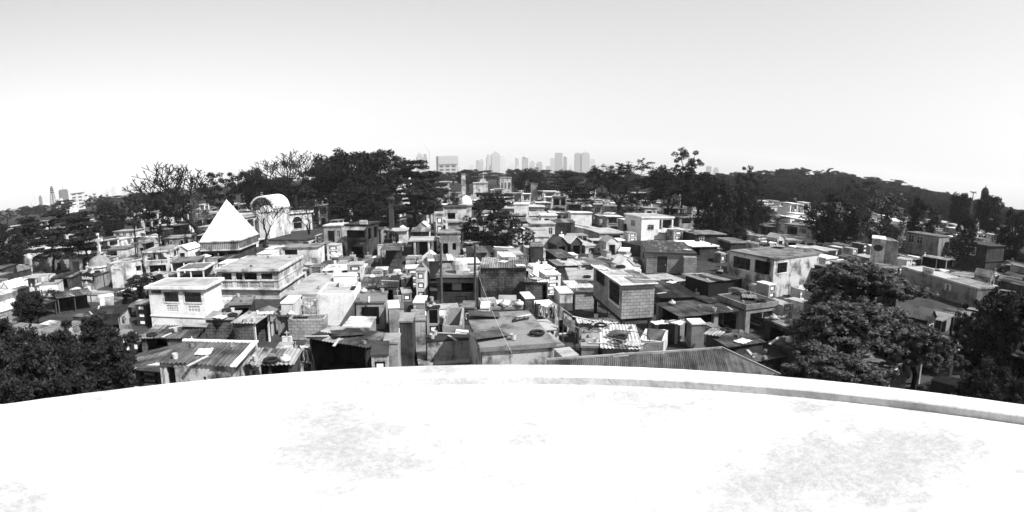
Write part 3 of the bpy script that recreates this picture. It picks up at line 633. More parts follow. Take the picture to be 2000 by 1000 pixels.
house('shed with one sunken sheet roof and a bright metal strip left of the lettered gable', 'shed', (96, 545), (140, 542), (165, 530), 2.3, 'sunken sheet roof', name='shed', wall=DP, roof=('sheet', SD, .1, .1), holes=[('f', .2, .8, 0, .9, 'open')], bottom=555)
rt, w_, d_ = house('rough grey wall with painted initials right of the lettered gable', 'tomb', (216, 522), (238, 520), (250, 512), 3.2, 'wall with painted initials', name='burial_block', wall=WO, roof=('parapet', .1, 0, 'roof_pale'), bottom=560, d=2.5); text_part('lettering', 'TON', 'dark_plaster', rt, (w_ * .5, -.012, rt['_z'] * .84), w_ * .3)
house('big plain white mausoleum wall with a small black window behind the small leafy tree', 'mausoleum', (238, 518), (276, 511), (292, 505), 3.9, 'big plain white wall', wall='white_plaster', roof=('parapet', .1, 0, 'roof_pale'), holes=[('f', .7, .95, .5, .8, 'open')], bottom=552, d=4)
house('white tomb with cracked plaster at the far left below the tree', 'tomb', (75, 556), (112, 553), (130, 549), 2.2, 'cracked white tomb', name='mausoleum', wall='clean_white', roof=('slab', .1, .04, 'roof_pale'), bottom=575, d=2.5)
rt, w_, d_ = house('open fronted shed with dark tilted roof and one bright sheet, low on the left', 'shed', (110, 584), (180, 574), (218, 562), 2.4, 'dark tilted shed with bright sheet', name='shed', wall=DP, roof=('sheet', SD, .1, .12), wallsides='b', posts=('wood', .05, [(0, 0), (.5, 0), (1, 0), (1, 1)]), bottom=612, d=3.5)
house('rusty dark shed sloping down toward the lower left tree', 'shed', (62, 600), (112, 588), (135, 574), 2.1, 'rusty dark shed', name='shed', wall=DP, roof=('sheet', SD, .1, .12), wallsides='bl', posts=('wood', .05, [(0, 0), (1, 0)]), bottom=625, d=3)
tomb('smooth white box tomb with shaded left end beside the small leafy tree', (193, 580), (222, 576), (238, 570), 2.2, 'smooth white box tomb', mat=WP, top='clean_white', niches=0)
rt, w_, d_ = house('flat black roofed shelter with white wall behind the lower left tree', 'shelter', (160, 617), (235, 613), (262, 603), 2.3, 'black roofed shelter', name='shelter', wall='white_plaster', roof=('sheet', ['sheet_rust', 'sheet_dark'], .1, .12), wallsides='br', holes=[('r', .2, .6, 0, .7, 'open')], posts=('wood', .05, [(0, 0), (.5, 0)]), bottom=640, d=4)
house('corrugated walled box building with pale side behind the left trees', 'building', (200, 432), (214, 432), (254, 425), 7.0, 'corrugated box building', name='corrugated_building', wall='sheet_dark', roof=('slab', .15, .05, 'roof_concrete'), bottom=455, d=9)
house('low white house with black windows under the corrugated box building', 'house', (219, 452), (262, 450), (270, 443), 4.0, 'low white house', name='house', wall=WP, roof=('slab', .15, .2, 'roof_pale'), holes=[('f', .1, .3, .3, .8, 'pane'), ('f', .45, .6, .3, .8, 'pane'), ('f', .75, .9, .3, .8, 'pane')], bottom=462, d=4)
house('open white house with windows and long roof left of the pyramid', 'house', (318, 466), (372, 462), (380, 452), 4.6, 'long roofed white house', name='house', wall=GP, roof=('slab', .15, .2, 'roof_pale'), holes=[('f', .1, .3, .3, .8, 'pane'), ('f', .62, .75, .2, .8, 'bars'), ('f', .8, .92, .2, .8, 'bars')], bottom=480, d=5)
house('flat dark roof on slim white posts left of the arcade mausoleum', 'shelter', (345, 527), (398, 525), (420, 508), 3.0, 'dark roof on white posts', name='shelter', wall=WP, roof=('slab', .16, .05, 'roof_concrete', 'clean_white'), wallsides='b', posts=('clean_white', .07, [(0, 0), (.5, 0), (1, 0), (1, 1)]), bottom=545, d=4)
house('second flat grey roof on posts just below the pyramid', 'shelter', (332, 512), (385, 509), (420, 497), 3.2, 'grey roof below the pyramid', name='shelter', wall=WP, roof=('slab', .15, .05, 'roof_concrete'), wallsides='bl', posts=('clean_white', .07, [(0, 0), (.5, 0), (1, 0)]), bottom=522, d=4)
# ======================= centre
house('stained block hut with pale corrugated roof and tarred wall foot', 'tomb hut', (935, 524), (1031, 524), (1023, 503), zof((938, 523), 582), 'stained corrugated roof hut', name='tomb_hut', wall='block_dark', roof=('sheet', ['sheet_light', 'sheet_mid', 'sheet_light'], .13, .12), bottom=580, rnd=random.Random(2))
house('small dark brick hut with two light roof sheets right of the stained hut', 'tomb hut', (1024, 551), (1073, 551), (1067, 532), zof((1024, 551), 590), 'small two sheet hut', name='tomb_hut', wall='block_dark', roof=('sheet', SL, .1, .1), holes=[('f', .75, .95, 0, .9, 'open')], bottom=585)
rt, w_, d_ = house('blackened tomb front with square grey plaque over a pierced screen', 'tomb', (851, 537), (933, 537), (928, 520), zof((851, 537), 595), 'blackened tomb with square plaque', name='long_tomb', wall='dark_plaster', roof=('slab', .2, .06, 'roof_concrete'), bottom=592,
      holes=[('f', .15, .95, .45, .8, 'open'), ('f', .45, .72, .05, .32, 'lattice')])
zz = rt['_z']; b = MB(); b.box(w_ * .38, w_ * .6, .35, .42, zz * .46, zz * .76); b.build('plaque', 'grey_plaster', rt)
b = MB(); b.box(w_ * .48, w_ * .8, .4, 1.4, zz + .001, zz + .25); b.lathe([(.0, zz + 1.0), (.5, zz + .95), (.6, zz + .7), (.6, zz + .25)], 12, w_ * .55, 1.0); b.build('roof_tomb', 'worn_plaster', rt)
for px, lb in ((863, 'left'), (928, 'right')):
    p = P(px, 545, 2.5); t = thing('utility_pole', 'dark wooden pole at the %s end of the blackened tomb front' % lb, 'pole', (p.x, p.y - .5, 0)); zt_ = D(px, 472, p.to_2d().length).z
    b = MB(); b.tube((0, 0, 0), (.05, 0, zt_), .11, .07, 8); b.build('shaft', 'wood', t); b = MB(); b.tube((-.12, 0, zt_ - .3), (.2, 0, zt_ - .3), .02); b.build('bracket', 'metal_dark', t)
tomb('tall pale niche tower with small square tablet near its top', (811, 528), (831, 528), (832, 522), zof((811, 528), 585), 'tall pale niche tower', mat=WP, top='grey_plaster', niches=3, bottom=578)
rt, w_, d_ = house('broad mildewed concrete slab roof over a scribbled grey wall', 'burial block', (937, 679), (1087, 669), (1068, 604), 2.9, 'broad mildewed slab roof', name='burial_block', wall='worn_plaster', roof=('slab', .2, .12, 'roof_concrete'), bottom=705, holes=[('f', .5, .56, .3, .6, 'open')])
b = MB(); b.tube((w_ * .62, d_ * .62, 2.95), (w_ * .9, d_ * .7, 2.98), .05, .03, 5)
for k in range(7): x = w_ * (.62 + .04 * k); b.tube((x, d_ * .65, 2.95), (x + R.uniform(-.3, .3), d_ * .65 + R.uniform(-.5, .5), 3.05), .025, .01, 4)
tag(b.build('dead_branch', 'bark'), 'dead crooked branch lying on the mildewed slab roof', 'branch'); bb = bpy.data.objects['dead_branch']; bb.location = rt.location; bb.rotation_euler = rt.rotation_euler
house('raised rear step of mildewed concrete behind the broad slab roof', 'burial block', (957, 600), (1022, 599), (1017, 590), 3.0, 'raised rear slab', name='burial_block', wall=GP, roof=('slab', .14, .05, 'roof_concrete'), prot=False)
house('long tomb front with black stained curved top and bottom ledge', 'tomb', (833, 666), (938, 660), (930, 654), 2.1, 'black stained long tomb front', name='long_tomb', wall='worn_plaster', roof=('slab', .08, .02, 'roof_dark'), bottom=700, d=1.0, ledge=[(.15, .5)])
tomb('tall stained grey tower tomb with flat pale top beside the niche shelf tomb', (803, 625), (832, 624), (835, 604), zof((803, 625), 688), 'tall stained tower tomb', mat=WO, top='roof_concrete', niches=0, bottom=682)
tomb('boxy grey tomb with white lid at the left of the centre tombs', (758, 600), (781, 599), (789, 585), zof((758, 600), 652), 'boxy grey tomb with white lid', mat=GP, top='clean_white', niches=0, bottom=650)
tomb('bright topped square tomb behind the tall stained tower', (806, 590), (830, 590), (832, 577), zof((806, 590), 612), 'bright topped square tomb', mat=GP, top='clean_white', niches=0)
tomb('broad low grey tomb stepping out left of the tall stained tower', (778, 627), (806, 627), (808, 610), 2.3, 'broad low grey tomb', mat=DP, top='grey_plaster', niches=0)
tomb('white lidded box tomb in the lower gap left of the stained tower', (780, 659), (804, 658), (805, 640), zof((780, 659), 705), 'white lidded lower box tomb', mat=GP, top='clean_white', niches=1)
tomb('plain mid grey slab fronted tomb right of the mossy stacked tomb', (747, 668), (778, 668), (781, 650), 2.5, 'plain slab fronted tomb', mat=GP, top='grey_plaster', niches=0)
tomb('small box tomb with square pale front below the long grey lean roof', (784, 572), (805, 571), (806, 560), zof((784, 572), 590), 'small square fronted tomb', mat=GP, top=GP, niches=1)
house('niche shelf tomb with open front and dark flat roof', 'tomb', (831, 599), (860, 598), (863, 586), zof((831, 599), 655), 'niche shelf tomb', name='shelf_tomb', wall=GP, roof=('slab', .1, .06, 'roof_dark'), holes=[('f', .2, .85, .4, .92, 'open'), ('f', .2, .85, .08, .32, 'niche')], bottom=650)
house('roofless burial court with a dark arch in its back wall', 'enclosure', (864, 637), (901, 637), (900, 600), 1.3, 'roofless burial court', name='burial_court', wall=GP, roof=('none',), bottom=640)
tomb('narrow tall tomb with brown cap and black front', (901, 600), (927, 600), (924, 587), zof((901, 600), 648), 'narrow black fronted tomb', mat=DP, top='roof_concrete', niches=1)
tomb('clean white slab tomb tilted toward the viewer in front of the burial court', (888, 656), (917, 656), (914, 635), 1.2, 'clean white slab tomb', mat='clean_white', top='clean_white', niches=0)
house('canopy of grey sheet on thin posts over dark tombs', 'shelter', (741, 490), (780, 489), (788, 474), 3.4, 'grey sheet canopy', name='shelter', wall=DP, roof=('sheet', ['sheet_mid'], .1, .08), wallsides='b', posts=('metal_dark', .05, [(0, 0), (1, 0), (1, 1), (0, 1)]), bottom=520)
house('portico tomb with four white columns and thin slab roof', 'tomb', (797, 470), (851, 469), (852, 463), 3.4, 'white columned portico tomb', name='portico_tomb', wall=DP, roof=('slab', .14, .08, 'roof_pale'), wallsides='b', posts=('white_plaster', .13, [(.22, 0), (.3, .5), (.76, 0), (.9, 0)]), bottom=498, d=4)
house('pale two opening tomb house behind the portico tomb', 'tomb house', (762, 451), (797, 450), (799, 445), 4.2, 'pale tomb house', name='tomb_house', wall=WP, roof=('slab', .12, .25, 'roof_pale'), holes=[('f', .2, .45, .1, .8, 'open')], bottom=475, d=4)
house('brown roofed dark shed right of the balcony house', 'shed', (757, 430), (781, 430), (790, 421), 4.2, 'brown roofed shed', name='shed', wall=DP, roof=('slab', .1, .1, 'roof_concrete'), bottom=445)
house('pair of patched sheet roofs behind the grey barred tomb', 'shed', (700, 563), (738, 562), (748, 540), 2.8, 'patched sheet roof pair', name='shed', wall=GP, roof=('sheet', ['sheet_mid', 'sheet_dark'], .1, .08), bottom=575)
house('dark ribbed sheet roof on a black shed left of the niche tower', 'shed', (735, 562), (777, 561), (784, 538), 2.9, 'dark ribbed shed', name='shed', wall=DP, roof=('sheet', SD, .1, .08), holes=[('f', .2, .8, 0, .9, 'open')], bottom=580)
house('long tilted grey slab resting over a black gap left of the niche tower', 'shelter', (783, 543), (808, 537), (806, 529), 3.0, 'tilted grey slab', name='shelter', wall=DP, roof=('slab', .15, .05, 'grey_plaster'), d=2, bottom=558)
rt, w_, d_ = tomb('dark soot stained square tank with low railing on top', (1036, 482), (1062, 482), (1052, 478), zof((1036, 482), 520), 'soot stained tank', d=4, mat='dark_plaster', top='roof_dark', niches=0, name='tank', cat='tank')
zz = rt['_z']; b = MB()
for i in range(10): x = w_ * (i + .5) / 10; b.box(x - .03, x + .03, .1, .16, zz, zz + .35)
b.box(0, w_, .09, .17, zz + .35, zz + .41); b.build('railing', 'metal_pale', rt)
tomb('low planter like tomb with lumpy pale top behind the raised slab', (973, 588), (1009, 588), (1007, 576), 1.6, 'planter like tomb', mat=WO, top='roof_pale', niches=0)
tomb('bright white box tomb at the corner of the mildewed slab roof', (938, 600), (957, 600), (963, 588), 2.6, 'bright white corner tomb', mat='clean_white', top='clean_white', niches=0)
tomb('white lidded small brick tomb right of the raised slab', (1025, 582), (1045, 581), (1040, 569), 1.6, 'white lidded brick tomb', mat='block_dark', top='clean_white', niches=0)
# hero block hut
rt, w_, d_ = house('tall pale block hut with sloping white and grey sheet roof on dark stilts', 'hut', (1213, 557), (1285, 554), (1235, 516), 3.62, 'tall pale block hut', name='block_hut', zb=1.52, wall='block_pale', roof=('sheet', ['sheet_bright', 'sheet_light', 'sheet_bright', 'sheet_bright'], .14, .10), bottom=628, shrink=False,
      holes=[('l', .08, .42, .55, .95, 'open'), ('l', .58, .94, .3, .95, 'bars')], rnd=random.Random(5))
b = MB(); [b.box(x - .1, x + .1, y - .1, y + .1, -1.52, 0) for x in (.3, w_ - .3) for y in (.3, d_ - .3)]; b.box(.14, w_ - .14, .3, d_ - .14, -.2, -.002); b.build('stilt', 'dark_concrete', rt)
b = MB(); b.box(-.02, w_ + .02, -.03, .05, 2.08, 2.15); b.box(-.05, .05, .05, d_, 2.09, 2.16); b.build('edge_board', 'clean_white', rt)
rt, w_, d_ = house('bright white two storey mausoleum with small square windows and a corner balcony', 'mausoleum', (1253, 424), (1318, 424), (1316, 417), 7.2, 'bright white balcony mausoleum', wall='clean_white', roof=('slab', .16, .12, 'roof_pale', 'clean_white'), bottom=470, d=6, shrink=False, floor=.45,
      holes=[('f', .18, .38, .52, .72, 'pane'), ('f', .55, .95, .52, .93, 'open'), ('f', .2, .68, 0, .1, 'open'), ('l', .4, .65, .6, .85, 'pane'), ('r', .1, .8, .5, .93, 'open')])
Z = rt['_z']; b = MB(); b.box(w_ * .55, w_ * 1.12, -.6, -.5, Z * .4, Z * .57); b.box(w_ * 1.10, w_ * 1.14, -.5, 2.5, Z * .4, Z * .57); b.box(w_ * .55, w_ * 1.12, -.5, 2.5, Z * .39, Z * .41); b.build('balcony', 'clean_white', rt)
rt, w_, d_ = house('concrete block house with flat dark roof littered with stones and a black doorway', 'house', (1261, 492), (1362, 495), (1322, 472), 4.4, 'dark roofed block house', name='block_house', wall='block_pale', roof=('slab', .12, .15, 'roof_dark'), bottom=532, shrink=False,
      holes=[('f', .22, .42, .02, .85, 'door'), ('l', .4, .7, .35, .8, 'bars')])
Z = rt['_z']; b = MB()
for i in range(34): x, y, s = R.uniform(.3, w_ - .3), R.uniform(.3, d_ - .3), R.uniform(.06, .14); b.taper(x, y, Z, Z + s, s * 1.5, s, s, s * .6)
tag(b.build('roof_stones', 'concrete'), 'loose stones scattered over the dark roof of the block house', 'stones', kind='stuff'); st = bpy.data.objects['roof_stones']; st.location = rt.location; st.rotation_euler = rt.rotation_euler
b = MB(); b.box(w_ * .72, w_ * .97, -.9, .12, 0, Z - .3); b.build('side_wing', 'block_pale', rt)
house('low dark ribbed shed roof squeezed behind the block house', 'shed', (1212, 472), (1262, 482), (1282, 466), 4.0, 'low dark ribbed roof', name='shed', wall=DP, roof=('slab', .1, .1, 'roof_dark'), bottom=500, d=3)
house('black walled shed with bright white flat roof right of the block house', 'shed', (1351, 481), (1406, 480), (1384, 469), 4.3, 'bright white shed roof', name='shed', wall=DP, roof=('slab', .1, .2, 'clean_white'), holes=[('f', .02, .3, .4, .9, 'open')], bottom=530)
house('dark house with pale framed window below the right hand trees', 'house', (1358, 457), (1420, 457), (1412, 444), 6.0, 'dark house with framed window', name='house', wall=DP, roof=('slab', .12, .2, 'roof_concrete'), holes=[('f', .12, .28, .45, .85, 'pane')], bottom=480, d=5)
house('two storey dark house with veranda behind the white balcony mausoleum', 'house', (1327, 424), (1375, 424), (1385, 414), 7.0, 'dark veranda house', name='house', wall=GP, roof=('slab', .15, .2, 'roof_concrete'), floor=.4, holes=[('f', .08, .5, .5, .92, 'bars'), ('f', .6, .92, .5, .92, 'open')], bottom=446, d=5)
house('grey house with row of dark windows beside the dark trees', 'house', (1363, 441), (1420, 443), (1418, 433), 6.5, 'grey house with dark windows', name='house', wall=GP, roof=('slab', .15, .2, 'roof_concrete'), holes=[('f', .06, .25, .4, .8, 'open'), ('f', .35, .5, .4, .8, 'bars'), ('f', .6, .9, .4, .8, 'lattice')], bottom=456, d=4)
house('long low burial row roofed in pale and grey sheets', 'burial row', (1088, 520), (1204, 516), (1194, 503), 2.8, 'long pale and grey sheet roof', name='burial_row', wall=DP, roof=('sheet', ['sheet_light', 'sheet_light', 'sheet_mid', 'sheet_bright'], .1, .1), bottom=525, rnd=random.Random(8))
house('grey tilted sheet roof above the long burial row', 'shed', (1089, 504), (1124, 503), (1112, 486), 2.3, 'grey tilted sheet roof', name='shed', wall=DP, roof=('sheet', ['sheet_mid'], .1, .1), prot=False)
house('white stained concrete slab roof in front of the long burial row', 'burial block', (1112, 546), (1178, 546), (1168, 523), 2.6, 'white stained slab roof', name='burial_block', wall=GP, roof=('slab', .12, .08, 'roof_pale'), bottom=550)
house('block tomb with half grey half white corrugated roof left of the tall block hut', 'tomb hut', (1122, 572), (1172, 570), (1168, 546), zof((1122, 572), 606), 'half white corrugated roof tomb', name='tomb_hut', wall='block_pale', roof=('sheet', ['sheet_mid', 'sheet_bright'], .12, .1), bottom=602, rnd=random.Random(11))
tomb('tall pale box tomb against the half white roof', (1093, 572), (1120, 571), (1112, 558), zof((1093, 572), 608), 'tall pale box tomb', mat=WP, top='clean_white', niches=0)
for i, (x0, x1, y0, lb, m) in enumerate(((1086, 1111, 478, 'left hand of the two small gabled tombs, with grey sheet roof', 'sheet_mid'), (1114, 1140, 476, 'right hand of the two small gabled tombs, with white roof', 'clean_white'))):
    house(lb, 'gabled tomb', (x0, y0), (x1, y0 - 1), None, 2.6, ('left gabled tomb', 'right gabled tomb')[i], name='gabled_tomb', wall=DP, roof=('gable', m, .12, .9, 'y'), d=3.2, holes=[('f', .2, .8, 0, .8, 'open')], bottom=492)
rt, w_, d_ = house('narrow tomb house with dark grille door and pale pilasters', 'tomb house', (1143, 480), (1169, 479), (1166, 466), zof((1143, 480), 502), 'grille door tomb house', name='tomb_house', wall=WP, roof=('slab', .12, .08, 'roof_pale'), holes=[('f', .25, .75, .05, .85, 'grille')], bottom=502)
tomb('white ribbed box tomb left of the block house', (1207, 490), (1228, 491), (1222, 482), zof((1207, 490), 503), 'white ribbed box tomb', mat=WP, top='clean_white', niches=0)
house('striped sheet roof tomb in the bright central tombs', 'shed', (1143, 447), (1172, 446), (1158, 436), 3.6, 'striped sheet roof', name='shed', wall=WP, roof=('sheet', ['sheet_bright', 'sheet_dark', 'sheet_light'], .12, .1), bottom=455)
house('long pale roofed tomb house behind the tall block hut', 'tomb house', (1170, 455), (1224, 454), (1216, 444), 3.4, 'long pale roofed tomb house', name='tomb_house', wall=GP, roof=('slab', .14, .15, 'roof_pale'), holes=[('f', .35, .8, .1, .8, 'open')], bottom=465)
# ground of sheets with hoops, right of centre
house('low patio tomb roofed with one pale corrugated sheet strewn with hoops', 'tomb', (1172, 681), (1254, 682), (1227, 634), 1.5, 'pale sheet with hoops', name='burial_block', wall=GP, roof=('sheet', ['sheet_bright', 'sheet_bright', 'sheet_light'], .13, .05), prot=True, bottom=684)
house('small tomb roofed with a blotched white slab beside the pale sheet', 'tomb', (1134, 675), (1170, 676), (1156, 645), 1.55, 'blotched white slab', name='burial_block', wall=GP, roof=('slab', .12, .05, 'roof_pale'), bottom=680)
house('low cluttered roof of broken pale sheets behind the hoops', 'tomb', (1128, 632), (1205, 631), (1190, 610), 1.9, 'broken pale sheets', name='burial_block', wall=GP, roof=('sheet', ['sheet_bright', 'sheet_light'], .12, .05), bottom=640)
def ring(label, name, px, py, z, r, t, mat, cat, a0=0, a1=2 * pi, lift=0.0):
    p = P(px, py, z); b = MB(); n = 36
    pts = [(r * cos(a0 + (a1 - a0) * i / n), r * sin(a0 + (a1 - a0) * i / n), t + lift * i / n) for i in range(n + 1)]
    for i in range(n): b.tube(pts[i], pts[i + 1], t, t, 6)
    o = b.build(name, mat); o.location = p; tag(o, label, cat); return o
ring('large thin dark hoop of bent pipe lying on the pale sheet', 'pipe_hoop', 1218, 662, 1.56, 1.35, .022, 'metal_dark', 'hoop', -2.6, 2.2)
ring('black tyre lying in the middle of the pale sheet', 'tyre', 1211, 661, 1.56, .30, .09, 'rubber', 'tyre')
ring('black tyre near the back corner of the pale sheet', 'tyre', 1173, 637, 1.6, .30, .07, 'rubber', 'tyre')
house('open white walled tomb pit right of the hoops', 'tomb pit', (1249, 664), (1296, 668), (1282, 642), .9, 'open white tomb pit', name='tomb_pit', wall='white_plaster', roof=('none',), prot=False)
rt, w_, d_ = house('long foreground shed with fine ribbed grey roof and pale ridge beam', 'shed', (1085, 735), (1512, 734), None, 2.2, 'foreground ribbed roof', name='shed', wall=DP, roof=('none',), d=2.2, shrink=False, wallsides='', prot=False)
b = MB(); q = [P(1068, 703, 2.75), P(1229, 692, 2.75), P(1410, 680, 2.75), P(1060, 745, 2.2), P(1425, 735, 2.2), P(1530, 735, 2.0)]
inv = Matrix.Rotation(-rt.rotation_euler.z, 4, 'Z') @ Matrix.Translation(-Vector(rt.location)); q = [inv @ v for v in q]
def ribbed_quad(b, a, c, e, f, n, amp=.014):
    """a-c upper edge, f-e lower edge, ribs run from upper to lower"""
    k = len(b.v)
    for j in range(2):
        for i in range(n * 4 + 1):
            t = i / (n * 4); v = (a.lerp(c, t) if j == 0 else f.lerp(e, t)) + Vector((0, 0, amp * sin(2 * pi * i / 4 + .7)))
            b.v.append(tuple(v))
    for i in range(n * 4): b.f.append((k + i, k + i + 1, k + n * 4 + 2 + i, k + n * 4 + 1 + i)); b.m.append(0)
ribbed_quad(b, q[0], q[2], q[4], q[3], 90); b.tri(q[2], q[5], q[4]); b.build('roof', 'sheet_mid', rt)
b = MB()
for (u, v) in ((q[0], q[1]), (q[1], q[2]), (q[2], q[5])): b.tube(u + Vector((0, 0, .03)), v + Vector((0, 0, .03)), .055, .055, 4)
b.build('ridge_beam', 'roof_pale', rt)
b = MB(); b.box(.5, .65, .3, .45, 0, 2.1); b.build('post', 'wood', rt); b = MB(); b.box(w_ - 1, w_ - .85, .3, .45, 0, 1.9); b.build('post', 'wood', rt)
# right of centre sheds
house('wide open shed with large brownish ribbed roof on grey posts', 'shed', (1328, 620), (1458, 606), (1425, 580), 2.8, 'wide open ribbed shed', name='shed', wall=DP, roof=('sheet', ['sheet_mid', 'sheet_mid', 'sheet_dark'], .13, .1), wallsides='b', posts=('grey_plaster', .16, [(.02, .02), (.55, .02), (.98, .02), (0, 1)]), bottom=665, shrink=False)
house('lower ribbed lean-to roof between the block hut and the wide open shed', 'shed', (1277, 633), (1330, 633), (1299, 601), 2.3, 'lower ribbed lean-to', name='shed', wall=DP, roof=('sheet', ['sheet_mid'], .13, .08), wallsides='b', posts=('grey_plaster', .09, [(0, 0), (1, 0)]), bottom=655)
house('dark rusty double roof behind the wide open shed', 'shed', (1290, 583), (1368, 580), (1340, 545), 2.9, 'dark rusty double roof', name='shed', wall=DP, roof=('sheet', ['sheet_rust', 'sheet_dark', 'sheet_mid'], .13, .1), bottom=590)
house('black shed roofed with pale sheets laid like tiles', 'shed', (1384, 552), (1453, 544), (1425, 529), 3.2, 'pale tiled black shed', name='shed', wall='void', roof=('sheet', ['sheet_light', 'sheet_dark'], .12, .08), bottom=575)
tomb('low box tomb with white lid under the wide open shed', (1351, 632), (1379, 631), (1372, 621), 1.6, 'white lidded tomb under the shed', mat=GP, top='clean_white', niches=0, shrink=False)
# ======================= right third
house('arched porch tomb with barred interior and dark recessed roof', 'tomb', (1458, 597), (1521, 589), (1486, 574), 3.4, 'arched porch tomb', name='porch_tomb', wall='grey_plaster', roof=('slab', .3, .06, 'roof_dark', 'grey_plaster'), holes=[('f', .14, .86, 0, .82, 'open'), ('l', .2, .8, 0, .7, 'bars'), ('r', .2, .8, 0, .6, 'grille')], bottom=650, d=3.2, shrink=False)
rt, w_, d_ = house('streaky concrete house with open corner windows and long curved flat roof', 'house', (1513, 505), (1603, 494), (1570, 478), 4.6, 'streaky corner window house', name='house', wall='worn_plaster', roof=('slab', .14, .08, 'roof_concrete'), bottom=580, d=5.2, shrink=False,
      holes=[('f', .06, .28, .62, .92, 'bars'), ('l', .08, .5, .58, .92, 'bars'), ('l', .58, .92, .58, .92, 'open')])
house('low flat grey roof with white fascia left of the streaky house', 'shelter', (1427, 472), (1460, 472), (1490, 458), 4.0, 'low flat fascia roof', name='shelter', wall=DP, roof=('slab', .2, .1, 'roof_concrete', 'grey_plaster'), bottom=490, d=4)
house('low brown roofed tomb over a black side right of the arched porch', 'mausoleum', (1551, 645), (1583, 640), (1558, 620), 2.6, 'brown roofed tomb', wall='dark_concrete', roof=('slab', .12, .1, 'roof_concrete'), holes=[('l', .2, .8, .0, .8, 'open')], bottom=690, d=3)
for i, (A, B, C, z, lb) in enumerate((((1422, 679), (1497, 669), (1456, 641), 2.3, 'pale weathered foreground sheet roof below the arched porch tomb'), ((1499, 668), (1560, 684), (1530, 655), 2.2, 'plain grey foreground sheet roof beside the big near tree'), ((1446, 712), (1534, 697), (1497, 671), 2.0, 'dark streaked foreground sheet roof right of the ribbed roof'))):
    house(lb, 'shed', A, B, C, z, ('pale weathered roof', 'plain grey roof', 'dark streaked roof')[i], name='shed', wall=DP, roof=('sheet', (['sheet_light', 'sheet_mid'], ['sheet_mid'], ['sheet_dark', 'sheet_mid'])[i], .13, .08), bottom=B[1] + 20, shrink=i > 0)
house('two storey white house on posts with corrugated awning and open veranda', 'house', (1592, 444), (1628, 440), (1614, 431), 6.6, 'white house with awning', name='house', wall='white_plaster', roof=('slab', .14, .25, 'roof_concrete'), floor=.45, bottom=476, d=6, shrink=False,
      holes=[('f', .08, .92, .5, .93, 'louvre'), ('l', .1, .45, .45, .92, 'open'), ('l', .6, .75, .6, .85, 'pane'), ('f', .15, .85, 0, .35, 'open')])
house('low pale flat building with long dark slots in front of the palm', 'building', (1537, 468), (1596, 470), (1590, 457), 3.2, 'low pale slotted building', name='low_building', wall='white_plaster', roof=('slab', .15, .15, 'roof_pale'), holes=[('f', .04, .3, .3, .8, 'open'), ('f', .4, .62, .3, .8, 'open'), ('f', .7, .95, .3, .8, 'open')], bottom=480)
house('white wall tomb with black openings just left of the palm', 'tomb', (1436, 455), (1482, 462), (1492, 450), 3.6, 'white wall tomb', name='mausoleum', wall=WP, roof=('slab', .12, .1, 'roof_concrete'), holes=[('f', .3, .5, .2, .7, 'open'), ('f', .7, .9, .2, .7, 'open')], bottom=470, d=3)
house('grey box house on the right with two white framed windows', 'house', (1769, 452), (1835, 462), (1857, 456), 7.2, 'grey two window box house', name='house', wall=GP, roof=('slab', .12, .12, 'roof_concrete'), bottom=500, d=5, shrink=False,
      holes=[('f', .07, .26, .52, .88, 'pane'), ('f', .34, .53, .52, .88, 'pane')])
house('long white house behind the grey box house', 'house', (1757, 438), (1812, 444), (1820, 434), 6.4, 'long white house', name='house', wall='clean_white', roof=('slab', .14, .1, 'white_plaster'), holes=[('f', .4, .55, .5, .8, 'pane'), ('f', .75, .9, .5, .8, 'pane')], bottom=468, d=4)
house('dark plaster house at the right edge with white framed window and ledge', 'house', (1873, 470), (1930, 480), (1955, 470), 6.2, 'dark house at the right edge', name='house', wall=DP, roof=('slab', .14, .2, 'roof_dark'), bottom=530, d=6, shrink=False, ledge=[(.42, .12)], holes=[('f', .25, .6, .58, .88, 'pane')])
rt, w_, d_ = house('long low grey wall with framed relief panel and ribbed roof at the lower right', 'burial block', (1760, 520), (1910, 563), None, 3.6, 'grey wall with relief panel', name='burial_block', wall='grey_plaster', roof=('slab', .12, .04, 'roof_pale', 'white_plaster'), bottom=600, d=3.2, shrink=False)
Z = rt['_z']; b = MB(); fbox(b, lambda s, v, n: (s, n, v), w_ * .62, w_ * .70, Z * .42, Z * .78, -.02, .06); pn = b.build('relief_panel', 'white_plaster', rt); b = MB(); b.taper(w_ * .66, -.05, Z * .45, Z * .6, .2, .06, .1, .05); b.taper(w_ * .66, -.05, Z * .6, Z * .75, .05, .05, .18, .05); b.build('relief_figure', 'concrete', pn)
b = MB(); b.box(w_ * .28, w_ * .43, .3, .4, Z + .01, Z + .6); sg = b.build('sign_board', 'clean_white', rt); stroke_part(sg, w_ * .32, w_ * .41, .288, Z + .1, Z + .3, 9)
b = MB()
for i in range(6): b.box(w_ * .6, w_ * 1.0, .4 + i * .45, .46 + i * .45, Z + .05, Z + .1)
b.build('roof_batten', 'wood_pale', rt)
house('open porch tomb with slim posts below the grey box house', 'tomb', (1800, 500), (1850, 508), (1860, 498), 3.6, 'open porch with slim posts', name='porch_tomb', wall=DP, roof=('slab', .12, .05, 'roof_concrete'), wallsides='lb', posts=('white_plaster', .06, [(0, 0), (.6, 0), (1, 0)]), bottom=525, d=3, shrink=False)
rt, w_, d_ = tomb('white arched memorial with an oval emblem left of the railed tank', (1703, 465), (1731, 468), (1734, 462), 5.0, 'oval emblem memorial', mat=WP, top=WP, niches=0, bottom=490)
b = MB(); b.poly([(w_ / 2 + w_ * .33 * cos(2 * pi * i / 20), .03, rt['_z'] * .8 + .33 * w_ * .7 * sin(2 * pi * i / 20)) for i in range(20)]); b.build('oval_emblem', 'dark_plaster', rt)
